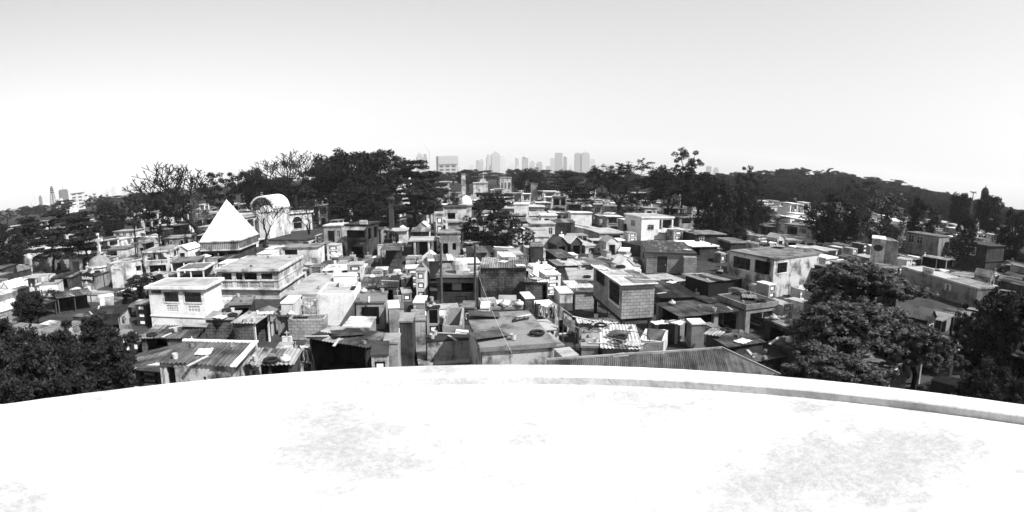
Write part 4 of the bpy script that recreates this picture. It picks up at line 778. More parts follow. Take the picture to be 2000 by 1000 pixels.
rt, w_, d_ = tomb('grey tank with iron railing behind the big near tree', (1734, 470), (1757, 472), (1760, 466), 4.8, 'railed tank', mat=GP, top=GP, niches=0, name='tank', cat='tank', bottom=495)
b = MB()
for i in range(11): x = w_ * i / 10; b.box(x - .025, x + .025, .06, .11, rt['_z'], rt['_z'] + .9)
b.box(0, w_, .05, .12, rt['_z'] + .9, rt['_z'] + .97); b.build('railing', 'metal_dark', rt)
house('white tomb box in front of the oval memorial', 'tomb', (1700, 480), (1728, 482), (1731, 478), 4.0, 'white tomb by the memorial', name='mausoleum', wall='clean_white', roof=('slab', .1, .05, 'clean_white'), d=2, bottom=495)
house('far gabled house with grey roof in front of the right hand trees', 'house', (1836, 416), (1866, 419), (1875, 414), 5.0, 'far gabled house', name='gabled_house', wall=WP, roof=('gable', 'sheet_dark', .5, 2.2, 'x'), d=9, bottom=428, holes=[('r', .3, .6, .1, .8, 'open')])
house('narrow two storey pale house near the right edge', 'house', (1902, 398), (1925, 399), (1929, 396), 8.5, 'narrow pale house', name='house', wall=WP, roof=('slab', .2, .3, 'roof_concrete'), d=6, bottom=421, floor=.5, holes=[('f', .1, .5, .6, .9, 'open'), ('f', .6, .85, .1, .7, 'open')])
t = thing('timber_frame', 'leaning bare timber frame in the dark lower right corner', 'frame', P(1830, 765, .3), radians(-30))
b = MB(); b.box(-1.5, 1.5, -.06, .06, 1.5, 1.62); b.build('rail', 'wood_pale', t)
for x in (-1.2, .6): b = MB(); b.box(x - .06, x + .06, -.05, .05, 0, 1.5); b.build('post', 'wood_pale', t)
b = MB(); b.tube((-1.2, 0, .3), (.6, 0, .8), .05, .05, 4); b.build('brace', 'wood_pale', t)
tomb('dim grey box tomb left of the timber frame', (1742, 735), (1772, 737), (1778, 728), 1.2, 'dim grey box tomb', mat=GP, top=GP, niches=0)
# far middle buildings
def fb(label, short, x0, x1, y0, yb, dist, dm, name='house', wall=WP, roof=None, holes=(), cat='house', **k):
    a = D(x0, y0, dist); c = D(x1, y0, dist); ang = atan2(c.y - a.y, c.x - a.x); w = (c - a).to_2d().length; zb = zt(a.x, a.y); z = a.z - zb
    root = thing(name, label, cat, (a.x, a.y, zb), ang); build_house(root, w, dm, max(1.5, z), wall=wall, roof=roof or ('slab', .2, .2, 'roof_pale'), holes=holes, **k)
    FOOT.append(foot_of(a.x, a.y, ang, w, dm)); protect(x0, x1, y0, yb, dist); ANCH.append((short, (x0 + x1) / 2, (y0 + yb) / 2)); return root, w, dm, max(1.5, z)
W4 = [('f', .1, .28, .5, .8, 'pane'), ('f', .4, .58, .5, .8, 'pane'), ('f', .7, .88, .5, .8, 'pane')]
rt, w_, d_, z_ = fb('pale church front with stepped gable, two dark windows and a small cross', 'church with small cross', 923, 954, 357, 377, 165, 10, 'church', WP, holes=[('f', .2, .42, .3, .5, 'open'), ('f', .62, .84, .3, .5, 'open')], cat='church')
b = MB(); b.poly([(w_ * .4, -.01, z_), (w_ * .95, -.01, z_), (w_ * .82, -.01, z_ + 1.2), (w_ * .52, -.01, z_ + 1.2)]); b.taper(w_ * .67, .5, z_, z_ + 1.2, w_ * .27, .45, w_ * .15, .4); cross_mb(b, w_ * .67, .5, z_ + 1.2, 1.6, .1); b.build('pediment', WP, rt)
fb('two storey white house with roof terrace right of the church', 'white house with roof terrace', 975, 1000, 346, 366, 180, 7, holes=W4, floor=.5)
fb('squat brown block on a roof in front of the round dark tree', 'squat brown block', 1036, 1051, 358, 374, 150, 4, 'water_tank', GP, ('slab', .1, .1, 'roof_concrete'), cat='tank')
fb('white narrow house left of the church', 'white narrow house', 900, 910, 339, 358, 190, 6, holes=W4)
fb('two tone apartment block left of the church', 'two tone block', 850, 879, 355, 382, 150, 8, wall=GP, holes=W4)
fb('grey long hall in front of the layered acacia', 'grey long hall', 1116, 1154, 369, 387, 150, 8, wall=DP, roof=('slab', .2, .2, 'roof_pale'), holes=[('f', .6, .7, .3, .7, 'open')])
fb('three storey shack house with open floors left of the bare tree', 'open floored shack', 1078, 1108, 383, 412, 118, 6, wall=GP, holes=[('f', .08, .5, .55, .9, 'open'), ('f', .6, .92, .55, .9, 'open'), ('f', .1, .9, .1, .4, 'open')], floor=.5)
fb('pale terrace house below the bare trees', 'pale terrace house', 1158, 1177, 399, 416, 112, 5, holes=W4)
fb('long grey terrace below the bare trees', 'long grey terrace', 1178, 1232, 402, 414, 118, 6, wall=GP, roof=('slab', .2, .3, 'roof_concrete'), holes=W4)
fb('grey two storey house right of the bare trees', 'grey house by bare trees', 1290, 1326, 378, 398, 130, 6, wall=GP, holes=W4, floor=.5)
fb('round roofed white mausoleum behind the portico tomb', 'round roofed mausoleum', 866, 912, 404, 425, 88, 5, 'mausoleum', WP, ('slab', .3, .1, 'roof_dark'), holes=[('f', .15, .5, .2, .8, 'open')], cat='mausoleum')
rt, w_, d_, z_ = fb('small dome roofed tomb right of the round roofed mausoleum', 'small dome tomb', 897, 923, 400, 415, 96, 5, 'domed_tomb', WP, cat='domed tomb')
b = MB(); b.lathe([(w_ * .48, z_), (w_ * .45, z_ + .5), (w_ * .35, z_ + 1.1), (w_ * .2, z_ + 1.5), (0, z_ + 1.65)], 16, w_ / 2, 2.5); b.build('dome', 'clean_white', rt, True)
fb('tower of pale stacked tombs behind the columned portico', 'stacked tomb tower', 848, 868, 416, 450, 78, 3, 'burial_tower', WP, holes=[('f', .2, .8, .6, .85, 'niche'), ('f', .2, .8, .2, .5, 'niche')], cat='tomb')
fb('two storey dark concrete tomb house with railing left of the central tree', 'railed tomb house', 857, 900, 455, 497, 60, 4, 'tomb_house', GP, ('slab', .14, .1, 'roof_concrete'), holes=[('f', .15, .4, .05, .6, 'open'), ('f', .62, .8, .3, .6, 'open')], cat='tomb house')
fb('grey tall grave block behind the railed tomb house', 'grey tall grave block', 872, 896, 432, 455, 66, 3, 'burial_tower', GP, holes=[], cat='tomb')
fb('wide white tomb with black cross right of the central tree', 'white tomb with black cross', 1003, 1034, 398, 412, 98, 4, 'mausoleum', 'clean_white', ('slab', .15, .1, 'clean_white'), cat='mausoleum')
fb('small hilltop building with flat roof above the right hand trees', 'hilltop building', 1513, 1541, 334, 345, 430, 10, 'building', GP, ('slab', .4, 1.0, 'roof_concrete'), cat='building')
fb('pale building among the far right trees', 'pale far building', 1716, 1738, 362, 375, 420, 10, 'building', WP, holes=W4, cat='building')
fb('small pale twin blocks on the far right ridge', 'pale twin blocks', 1618, 1640, 348, 358, 460, 12, 'building', WP, cat='building')
fb('statue topped white church wall glimpsed between the dark trees', 'statue topped wall', 757, 806, 356, 368, 126, 2, 'church_wall', 'clean_white', ('slab', .2, .1, 'clean_white'), cat='church wall')
for px, lb in ((765, 'left'), (800, 'right')):
    p = D(px, 356, 126.8); b = MB(); figure_mb(b, 0, 0, 0, 1.3); o = b.build('statue', 'stone_white'); o.location = p; tag(o, 'white robed statue on the %s end of the church wall between dark trees' % lb, 'statue')
# tall lantern pillar
p = P(765, 438, 2.0); t = thing('stone_pillar', 'tall grey pillar with spreading capital in front of the dark trees', 'pillar', (p.x, p.y, 0)); zt_ = D(765, 384, p.to_2d().length).z
b = MB(); b.taper(0, 0, 0, zt_ - 1.1, .4, .4, .3, .3); b.build('shaft', DP, t); b = MB(); b.taper(0, 0, zt_ - 1.1, zt_ - .4, .32, .32, .55, .55); b.taper(0, 0, zt_ - .4, zt_, .55, .55, .4, .4); b.build('capital', DP, t)
# car
p = P(1660, 480, 0); t = thing('parked_car', 'pale rounded car parked beyond the big near tree', 'car', (p.x, p.y, 0), radians(-25))
FOOT.append((p.x, p.y, 2.4, 1.4, radians(-25)))
def prof_body(mb, pts, y0, y1, ins=0.0):
    n = len(pts); k = len(mb.v)
    for (x, z) in pts: mb.v.append((x, y0, z))
    for (x, z) in pts: mb.v.append((x, y1, z))
    mb.f.append(tuple(k + i for i in range(n))); mb.m.append(0); mb.f.append(tuple(k + n + n - 1 - i for i in range(n))); mb.m.append(0)
    for i in range(n): j = (i + 1) % n; mb.f.append((k + j, k + i, k + n + i, k + n + j)); mb.m.append(0)
b = MB(); prof_body(b, [(-2.1, .3), (2.1, .3), (2.15, .7), (1.9, .85), (1.1, .95), (.5, 1.38), (-1.0, 1.42), (-1.7, 1.0), (-2.1, .85)], -.85, .85); b.build('body', 'clean_white', t)
b = MB(); prof_body(b, [(.95, .97), (.48, 1.32), (-.95, 1.35), (-1.5, 1.0)], -.862, .862); b.build('window_band', 'pane', t)
for x in (-1.35, 1.35):
    for y in (-.85, .85): b = MB(); b.tube((x, y - .1, .33), (x, y + .1, .33), .33, .33, 16); b.build('wheel', 'rubber', t)
print('SHRUNK', WARN)
# ======================= trees
def skeleton(rng, tips, lean=(0, 0), trunk=.3, fork=5):
    """grow limbs from a trunk to the tips; returns nodes, parents, number of tips carried"""
    N = [Vector((0, 0, 0)), Vector((lean[0] * .4 + rng.uniform(-.01, .01), lean[1] * .4, trunk * .5)), Vector((lean[0], lean[1], trunk))]; par = [-1, 0, 1]
    order = sorted(tips, key=lambda t: (t - N[2]).length)
    for t in order:
        best, bi = 1e9, 2
        for i in range(2, len(N)):
            dd = (t - N[i]).length + (.25 * (N[i] - N[2]).length) + (.5 if N[i].z > t.z + .05 else 0)
            if dd < best: best, bi = dd, i
        s = N[bi]; L = (t - s).length; k = max(1, min(3, int(L / .09)))
        prev = bi
        for j in range(1, k + 1):
            u = j / k; p = s.lerp(t, u)
            if j < k: p += Vector((rng.uniform(-.02, .02), rng.uniform(-.02, .02), rng.uniform(-.005, .03)))
            N.append(p); par.append(prev); prev = len(N) - 1
    cnt = [0] * len(N)
    for i in range(len(N) - 1, 0, -1):
        cnt[i] = max(cnt[i], 1); cnt[par[i]] += cnt[i]
    return N, par, cnt
def branches_mb(N, par, cnt, rbase, rmin, power=.5):
    mb = MB(); top = cnt[1]
    rr = [max(rmin, rbase * (c / top) ** power) for c in cnt]
    for i in range(1, len(N)):
        r0 = rr[i] if par[i] > 1 else max(rr[i], rbase); k = 7 if r0 > rbase * .5 else 4 if r0 > rbase * .12 else 3
        mb.tube(N[par[i]], N[i], min(rr[par[i]], r0 * 1.25) * (1.35 if par[i] == 0 else 1), rr[i], k)
    return mb
def leaves_mb(rng, clusters, per, size, flat=.6, droop=.0):
    mb = MB(); v, f = mb.v, mb.f
    for (c, r) in clusters:
        for _ in range(per):
            while True:
                x, y, z = rng.uniform(-1, 1), rng.uniform(-1, 1), rng.uniform(-1, 1); q = x * x + y * y + z * z
                if .12 < q < 1: break
            p = Vector((c.x + x * r, c.y + y * r, c.z + z * r * flat)); s = size * rng.uniform(.6, 1.35)
            a = Vector((rng.uniform(-1, 1), rng.uniform(-1, 1), rng.uniform(-.6, .6) - droop)).normalized(); n = Vector((x + rng.uniform(-.7, .7), y + rng.uniform(-.7, .7), abs(z) + rng.uniform(.1, 1.0)))
            b = a.cross(n)
            if b.length < 1e-3: continue
            b.normalize(); k = len(v)
            v += [tuple(p - a * s), tuple(p + b * s * .42), tuple(p + a * s), tuple(p - b * s * .42)]; f.append((k, k + 1, k + 2, k + 3)); mb.m.append(0)
    return mb
def crown_tips(rng, kind):
    T = []
    def ell(n, c, s, shell=.55, lob=5, zmin=-1.0):
        ph = [rng.uniform(0, 6.28) for _ in range(4)]
        k = 0
        while k < n:
            x, y, z = rng.uniform(-1, 1), rng.uniform(-1, 1), rng.uniform(zmin, 1); q = sqrt(x * x + y * y + z * z)
            if q > 1 or q < shell or q == 0: continue
            az = atan2(y, x); lobe = 1 + .13 * sin(3 * az + ph[0]) + .09 * sin(5 * az + ph[1] + 3 * z) + .08 * sin(7 * z + ph[2])
            T.append(Vector((c[0] + x * s[0] * lobe, c[1] + y * s[1] * lobe, c[2] + z * s[2] * lobe))); k += 1
    if kind == 'dense': ell(105, (0, 0, .60), (.42, .42, .34), .5)
    elif kind == 'round': ell(120, (0, 0, .50), (.44, .44, .42), .62)
    elif kind == 'airy': ell(62, (0, 0, .63), (.43, .43, .33), .35)
    elif kind == 'tallairy': ell(40, (0, 0, .66), (.30, .30, .32), .2); ell(14, (.28, 0, .52), (.16, .16, .08), .2); ell(12, (-.3, .05, .55), (.14, .14, .08), .2)
    elif kind == 'layer':
        for i in range(11):
            a = rng.uniform(0, 6.28); rr = rng.uniform(.1, .33); z = .42 + .48 * (i / 10) + rng.uniform(-.03, .03); rad = .26 * (1.15 - .45 * i / 10); cx, cy = rr * cos(a) * (1.1 - .6 * i / 10), rr * sin(a) * (1.1 - .6 * i / 10)
            for _ in range(11): b = rng.uniform(0, 6.28); q = rad * sqrt(rng.random()); T.append(Vector((cx + q * cos(b), cy + q * sin(b), z + rng.uniform(-.012, .012))))
    elif kind == 'bare': ell(430, (0, 0, .58), (.46, .46, .40), .35, zmin=-.4)
    elif kind == 'bareflat':
        k = 0
        while k < 480:
            a = rng.uniform(0, 6.28); q = sqrt(rng.random()) * .5; z = .93 - .62 * (q / .5) ** 3 + rng.uniform(-.12, .04); T.append(Vector((q * cos(a), q * sin(a), z))); k += 1
    elif kind == 'near':
        for i in range(13):
            a = 2.4 * i; q = .36 * sqrt((i + .4) / 13); z = .88 - .95 * q ** 1.2 + rng.uniform(-.10, .06); rad = rng.uniform(.16, .24)
            ell(40, (q * cos(a), q * sin(a), z - rad * .3), (rad, rad, rad * .55), .55, 5, -.35)
    elif kind == 'big': ell(260, (0, 0, .50), (.46, .46, .42), .55)
    elif kind == 'shrub': ell(40, (0, 0, .5), (.42, .42, .42), .5)
    return T
def bare_mb(rng, kind):
    """leafless tree grown limb by limb, then fitted to a unit box"""
    segs = []
    flat = kind == 'bareflat'
    def grow(p, d, L, r, dep):
        n = 4 if dep < 3 else 3; q = p
        for i in range(n):
            d = (d + Vector((rng.uniform(-.22, .22), rng.uniform(-.22, .22), rng.uniform(-.1, .16) + (.10 if not flat else -.02)))).normalized()
            q2 = q + d * (L / n); r2 = r * (1 - .28 / n); segs.append((q, q2, r, r2, dep)); q, r = q2, r2
        if dep >= 7: return
        k = 3 if rng.random() < (.45 if dep < 5 else .3) else 2; a0 = rng.uniform(0, 6.28)
        for j in range(k):
            sp = rng.uniform(.35, .75) * (1.25 if flat and dep < 3 else 1); a = a0 + 2 * pi * j / k + rng.uniform(-.4, .4); u = d.orthogonal().normalized(); v = d.cross(u)
            nd = (d + (u * cos(a) + v * sin(a)) * sp).normalized()
            if flat and dep > 1: nd.z = nd.z * .55 + .02; nd.normalize()
            grow(q, nd, L * rng.uniform(.68, .9), r * (.72 if k == 2 else .63), dep + 1)
    grow(Vector((0, 0, 0)), Vector((rng.uniform(-.15, .15), 0, 1)).normalized(), .30, .040, 0)
    zs = max(s[1].z for s in segs); xs = sorted(abs(s[1].x) for s in segs)[int(len(segs) * .985)]; ys = sorted(abs(s[1].y) for s in segs)[int(len(segs) * .985)]; h = .5 / max(xs, ys)
    S = lambda v: Vector((v.x * h, v.y * h, v.z / zs)); mb = MB(); tips = []
    for (p, q, r0, r1, dep) in segs:
        if dep > 6 and rng.random() < .25: continue
        mb.tube(S(p), S(q), max(.0036, r0 * .8), max(.0030, r1 * .8), 7 if dep < 2 else 4 if dep < 5 else 3)
        if dep >= 6: tips.append(S(q))
    return mb, tips
PROTO = {}
TREE_CFG = {   # clusters' radius, leaves per cluster, leaf size (of width 1), flatness, trunk height, trunk radius, leaf material
    'dense': (.095, 105, .025, .7, .25, .030, 'leaf_dark'), 'round': (.095, 110, .023, .8, .18, .035, 'leaf_dark'), 'airy': (.065, 80, .022, .6, .28, .022, 'leaf_dark'),
    'tallairy': (.055, 75, .018, .6, .3, .018, 'leaf_mid'), 'layer': (.085, 95, .022, .34, .3, .022, 'leaf_mid'), 'bare': (0, 0, 0, 0, .22, .022, None), 'bareflat': (.03, 9, .015, .5, .20, .026, 'leaf_dark'),
    'near': (.042, 105, .0155, .6, .3, .030, 'leaf_light'), 'nearleft': (.060, 110, .019, .7, .25, .028, 'leaf_mid'), 'shrub': (.11, 60, .034, .8, .15, .02, 'leaf_mid'), 'mottled': (.07, 85, .020, .7, .2, .03, 'leaf_light'), 'drooping': (.065, 95, .022, .7, .3, .018, 'leaf_mid')}
GEN = {'nearleft': 'big', 'mottled': 'round', 'drooping': 'round'}
def proto(kind, variant):
    key = (kind, variant)
    if key in PROTO: return PROTO[key]
    rng = random.Random(hash_(kind) + variant * 17); cr, per, ls, fl, tr, rad, lm = TREE_CFG[kind]
    if kind.startswith('bare'):
        tm, tips = bare_mb(rng, kind); lv = leaves_mb(rng, [(t, cr * rng.uniform(.7, 1.3)) for t in tips if rng.random() < .5], per, ls, fl) if lm else None
        PROTO[key] = (tm, lv, lm, {}); return PROTO[key]
    tips = crown_tips(rng, GEN.get(kind, kind)); N, par, cnt = skeleton(rng, tips, (rng.uniform(-.05, .05), rng.uniform(-.03, .03)), tr)
    rmin = .0028 if kind.startswith('bare') else .0025
    tm = branches_mb(N, par, cnt, rad, rmin, .52)
    lv = leaves_mb(rng, [(t, cr * rng.uniform(.7, 1.3)) for t in tips], per, ls, fl, .5 if kind in ('drooping', 'nearleft') else 0) if lm else None
    PROTO[key] = (tm, lv, lm, {}); return PROTO[key]
def hash_(s): return sum((i + 1) * ord(c) for i, c in enumerate(s))
NAMES = {'dense': 'broadleaf_tree', 'round': 'broadleaf_tree', 'airy': 'broadleaf_tree', 'tallairy': 'slender_tree', 'layer': 'layered_tree', 'bare': 'bare_tree', 'bareflat': 'bare_tree', 'near': 'leafy_tree', 'nearleft': 'leafy_tree', 'shrub': 'shrub', 'mottled': 'flowering_tree', 'drooping': 'leafy_tree'}
def tree(label, kind, px, ytop, wpx, dist, variant=0, group=None, name=None, rz=None, zb=None, short=None, cat=None, depth=1.0, clear=None):
    q = D(px, ytop, dist); zb = zt(q.x, q.y) if zb is None else zb
    ht = max(1.2, q.z - zb); W = dist * radians(wpx / SPX) * 1.02
    tm, lv, lm, cache = proto(kind, variant)
    root = thing(name or NAMES[kind], label, cat or ('shrub' if kind == 'shrub' else 'tree'), (q.x, q.y, zb), R.uniform(0, 6.28) if rz is None else rz, group)
    root.scale = (W, W * depth, ht)
    for nm, mb, mt in (('trunk', tm, 'bark'), ('crown', lv, lm)):
        if mb is None: continue
        if nm not in cache:
            o = mb.build(nm, mt, root); cache[nm] = o.data
        else:
            o = bpy.data.objects.new(nm, cache[nm]); SC.collection.objects.link(o); o.parent = root; KIDS.setdefault(root.name, []).append(o)
    FOOT.append((q.x, q.y, .5, .5, 0))
    if not group and dist < 130 and kind != 'shrub':
        yb = proj((q.x, q.y, zb + ht * (.12 if kind in ('round', 'nearleft', 'drooping', 'near') else .3)))[1]; protect(px - wpx * .33, px + wpx * .33, ytop, yb, dist)
    if short: ANCH.append((short, px, ytop + wpx * .3))
    return root
T = tree
LT = 'trees along the left horizon'
T('wide dark layered tree at the far left edge', 'layer', 55, 418, 90, 95, 0)
T('dark flat crowned tree second from the left edge', 'layer', 105, 402, 100, 100, 1)
T('dark layered tree just left of the small round far tree', 'layer', 152, 405, 95, 88, 2)
T('low spreading layered tree behind the tilted roof house', 'layer', 92, 442, 120, 70, 1)
T('low spreading layered tree behind the tall white cross', 'layer', 160, 443, 105, 68, 0)
T('small round dark tree standing above the layered trees', 'round', 208, 388, 58, 130, 0, short='small round dark tree')
T('leafy dark tree at the very left bottom edge of the tombs', 'dense', 52, 560, 75, 40, 0)
T('spindly tree with leaning trunk beside the corrugated box building', 'airy', 254, 376, 62, 105, 0)
T('twin of the spindly tree standing over the long roofed white house', 'airy', 300, 362, 80, 88, 1, short='spindly twin tree')
T('ragged dark tree behind the spindly twin', 'airy', 342, 368, 80, 105, 2)
T('tall bare branched tree rising left of the pyramid', 'bare', 392, 306, 275, 84, 0, short='tall bare tree', rz=.4)
T('dark ragged tree behind the pyramid', 'airy', 425, 325, 100, 112, 1)
T('dark ragged tree between the two bare trees', 'dense', 492, 322, 70, 120, 1)
T('bare fine twigged tree above the barrel vaulted chapel', 'bare', 560, 292, 215, 112, 1, short='bare tree above the chapel')
T('dark leafy tree behind the barrel vaulted chapel', 'dense', 545, 335, 120, 125, 0)
T('small bare tree standing before the vaulted chapel facade', 'bare', 510, 384, 95, 78, 2)
T('slim bare tree between the vaulted chapel and the arched chapel', 'bare', 596, 382, 105, 80, 1)
T('huge dark tree left part of the highest crown group', 'dense', 640, 300, 125, 122, 2)
T('huge dark tree forming the top of the highest crown group', 'dense', 684, 281, 128, 118, 0, short='highest dark crown')
T('huge dark tree right part of the highest crown group', 'dense', 738, 284, 112, 120, 1)
T('black lower tree hanging over the dark balcony house', 'round', 692, 345, 130, 104, 1)
T('black lower tree right of the dark balcony house', 'round', 745, 366, 90, 92, 2)
T('dark feathery tree left of the hazy slab building', 'layer', 800, 305, 110, 108, 0)
T('dark flat topped tree under the far crane', 'layer', 838, 325, 90, 112, 2)
T('drooping dark tree over the brown roofed shed', 'layer', 812, 362, 100, 84, 1)
T('low dark tree right of the statue topped wall', 'dense', 828, 352, 70, 95, 2)
T('round black tree standing alone under the far skyline', 'round', 1036, 324, 72, 165, 0, short='round black tree')
T('broad layered acacia in the middle distance', 'layer', 1112, 328, 105, 150, 1, short='layered acacia')
T('flat layered tree behind the large central tree', 'layer', 968, 370, 110, 100, 2)
T('large ragged central tree standing among the bright tombs', 'drooping', 962, 392, 118, 62, 0, short='large central tree')
T('small leafy tree at the right foot of the central tree', 'airy', 1022, 440, 50, 62, 0)
T('wide bare branched umbrella tree on the left of the bare pair', 'bareflat', 1220, 308, 215, 106, 0, short='left bare umbrella tree', rz=.3)
T('wide bare branched umbrella tree on the right of the bare pair', 'bareflat', 1302, 312, 180, 102, 1, rz=1.2)
T('tall slender tree rising highest right of the bare pair', 'tallairy', 1338, 278, 120, 118, 0, short='tall slender tree', rz=.0)
T('dark tree at the foot of the tall slender tree', 'dense', 1368, 328, 80, 105, 1)
T('black dense tree at the right of the middle view', 'round', 1402, 335, 85, 82, 0)
T('black dense tree below the right of the middle view', 'round', 1432, 362, 80, 86, 2)
T('dark grey crown behind the left bare umbrella tree', 'dense', 1215, 345, 80, 190, 0)
T('loose crowned tree on the slope right of the black dense trees', 'airy', 1465, 328, 78, 130, 2)
T('low dark tree below the loose crowned tree', 'round', 1462, 372, 70, 92, 1); T('dark tree behind the palm', 'dense', 1488, 395, 60, 105, 0)
T('big black rounded tree behind the white house with awning', 'round', 1638, 374, 128, 84, 1, short='big black rounded tree')
T('open crowned tree above the big black rounded tree', 'airy', 1690, 346, 85, 165, 1)
T('mottled leafy tree with pale flowers right of the big black rounded tree', 'mottled', 1728, 370, 105, 92, 0, short='mottled tree')
T('black round tree behind the grey box house', 'round', 1808, 385, 70, 98, 2)
T('dark tree with shaggy top near the far gabled house', 'dense', 1880, 370, 48, 140, 1)
T('tall dark tree group at the right edge by the church dome', 'dense', 1938, 368, 62, 120, 0)
T('small round tree below the narrow pale house', 'round', 1893, 410, 42, 88, 0)
T('low dark tree in the field behind the dark house', 'airy', 1895, 440, 40, 70, 1)
T('bushy tree off the right edge', 'round', 1985, 400, 70, 85, 1); T('leafy tree past the left edge', 'round', 8, 425, 70, 80, 2); T('dark tree low on the right edge', 'dense', 1975, 560, 110, 34, 1)
T('small round tree on the slope left of its twin', 'round', 1540, 378, 34, 170, 0); T('small round tree on the slope right of its twin', 'round', 1562, 384, 30, 160, 2); T('round tree on the slope behind the big black rounded tree', 'round', 1580, 366, 40, 190, 1)
T('small leafy tree left of the white two bay mausoleum', 'drooping', 277, 530, 105, 46, 1, short='small leafy tree')
T('big dark leafy tree in the lower left corner', 'nearleft', 150, 610, 235, 22, 0, short='big lower left tree', rz=2.0)
T('dark foliage mass at the bottom of the lower left corner', 'nearleft', 70, 655, 210, 18.5, 1)
T('dark tree past the lower left corner', 'nearleft', -30, 600, 200, 24, 0, rz=3.0)
T('big near tree upper crown with large light leaves', 'near', 1700, 486, 250, 33, 0, short='big near tree', rz=.5)
T('big near tree lower crown spreading over the sheds', 'near', 1672, 560, 290, 25, 1, rz=2.5)
T('leafy tree at the lower edge right of the foreground sheets', 'near', 1640, 660, 230, 20, 0, rz=1.0)
T('dark leafy tree above the timber frame', 'near', 1800, 610, 170, 24, 1, rz=4.0)
T('black leafy tree in the lower right corner', 'nearleft', 1945, 690, 150, 20, 0, rz=1.0)
T('black leafy tree past the lower right corner', 'nearleft', 1995, 560, 190, 26, 1, rz=2.0)
T('dark tree between the relief wall and the right edge', 'drooping', 1905, 590, 90, 30, 0)
for i, (x, y, w_, d_) in enumerate(((1090, 402, 40, 105), (1145, 405, 40, 100), (1235, 425, 40, 80), (1262, 428, 30, 78), (1060, 398, 40, 110), (1075, 430, 28, 85), (1010, 425, 26, 80), (1128, 395, 46, 130), (1500, 466, 40, 62), (1525, 470, 40, 60), (1440, 432, 50, 82), (760, 445, 36, 70), (805, 425, 40, 84), (1740, 428, 50, 85), (880, 372, 40, 120), (950, 372, 40, 130), (1880, 442, 60, 80), (100, 560, 50, 48), (1350, 445, 30, 75), (640, 455, 34, 82), (360, 440, 44, 95), (383, 452, 30, 84), (1545, 500, 40, 48), (1410, 440, 40, 80), (700, 540, 20, 40))):
    nm = ['dark', 'low', 'bushy', 'loose', 'thick'][i % 5]
    r = T('', 'shrub', x, y, w_, d_, i % 2, group='shrubs between the tombs'); r['_auto'] = nm + ' shrub'
# far trees
rg = random.Random(3); k = 0
for i in range(64):
    x = 15 + i * 31 + rg.uniform(-9, 9); d_ = rg.uniform(230, 420); hor = proj((1e5 * tan(radians((x - 1000) / SPX) * 1.0), 1e5, H))[1] if abs(x - 1000) < 1200 else 400
    q = D(x, hor, d_); zg = zt(q.x, q.y); top = proj((q.x, q.y, zg + rg.uniform(9, 13)))[1]
    r = T('', rg.choice(['round', 'dense', 'layer', 'airy']), x, top, rg.uniform(34, 62), d_, rg.randrange(3), group='far trees on the horizon'); r['_auto'] = 'far tree'
for i in range(210):
    az = radians(rg.uniform(17, 60)); d_ = rg.uniform(205, 460) if i % 2 else rg.uniform(205, 320); x_, y_ = d_ * sin(az), d_ * cos(az); zg = zt(x_, y_); px, top = proj((x_, y_, zg + rg.uniform(7, 11)))
    r = T('', rg.choice(['round', 'round', 'dense']), px, top, rg.uniform(44, 72), d_, rg.randrange(3), group='trees covering the wooded rise'); r['_auto'] = 'tree on the wooded rise'
# palms
def palm(label, px, ybase, ytop, wpx, fronds=18, name='palm_tree', dist=None):
    p = P(px, ybase, 0) if dist is None else D(px, ytop, dist); p.z = zt(p.x, p.y); dist = p.to_2d().length; zc = D(px, ytop + wpx * .25, dist).z - p.z; L = dist * radians(wpx / SPX) * .56
    root = thing(name, label, 'palm', p); b = MB(); prev = Vector((0, 0, 0))
    for i in range(1, 9): q = Vector((.15 * sin(i * .5), 0, zc * i / 8)); b.tube(prev, q, .26 - .012 * i, .25 - .012 * i, 9); prev = q
    b.build('trunk', 'bark_pale', root); rng = random.Random(int(px)); b = MB()
    for f in range(fronds):
        a = 2 * pi * f / fronds + rng.uniform(-.2, .2); up = rng.uniform(.15, 1.25); pts = []
        for i in range(11):
            t = i / 10; r = L * t * cos(up * (1 - t * .55)); z = L * (sin(up) * t - (.75 - .3 * up) * t * t); pts.append(Vector((r * cos(a), r * sin(a), z)) + prev)
        for i in range(10):
            b.tube(pts[i], pts[i + 1], .03 * (1.1 - i / 10), .03 * (1 - i / 10) + .004, 3)
            d = (pts[i + 1] - pts[i]).normalized(); s = Vector((-sin(a), cos(a), 0))
            for sd in (-1, 1):
                for j in range(2):
                    o = pts[i].lerp(pts[i + 1], j / 2); ll = L * .24 * sin(pi * min(1, (i + .9) / 10.5)) + .08; tip = o + s * sd * ll * .8 + d * ll * .5 + Vector((0, 0, -ll * .45)); b.tri(o, o + d * .09, tip); 
    b.build('frond_crown', 'leaf_mid', root); FOOT.append((p.x, p.y, .6, .6, 0)); ANCH.append((name.replace('_', ' '), px, ytop + 10))
palm('feathery coconut palm in front of the right hand trees', 1516, 466, 418, 52)
palm('thin far palm beside the church dome on the right', 1902, 0, 373, 14, 12, dist=180)
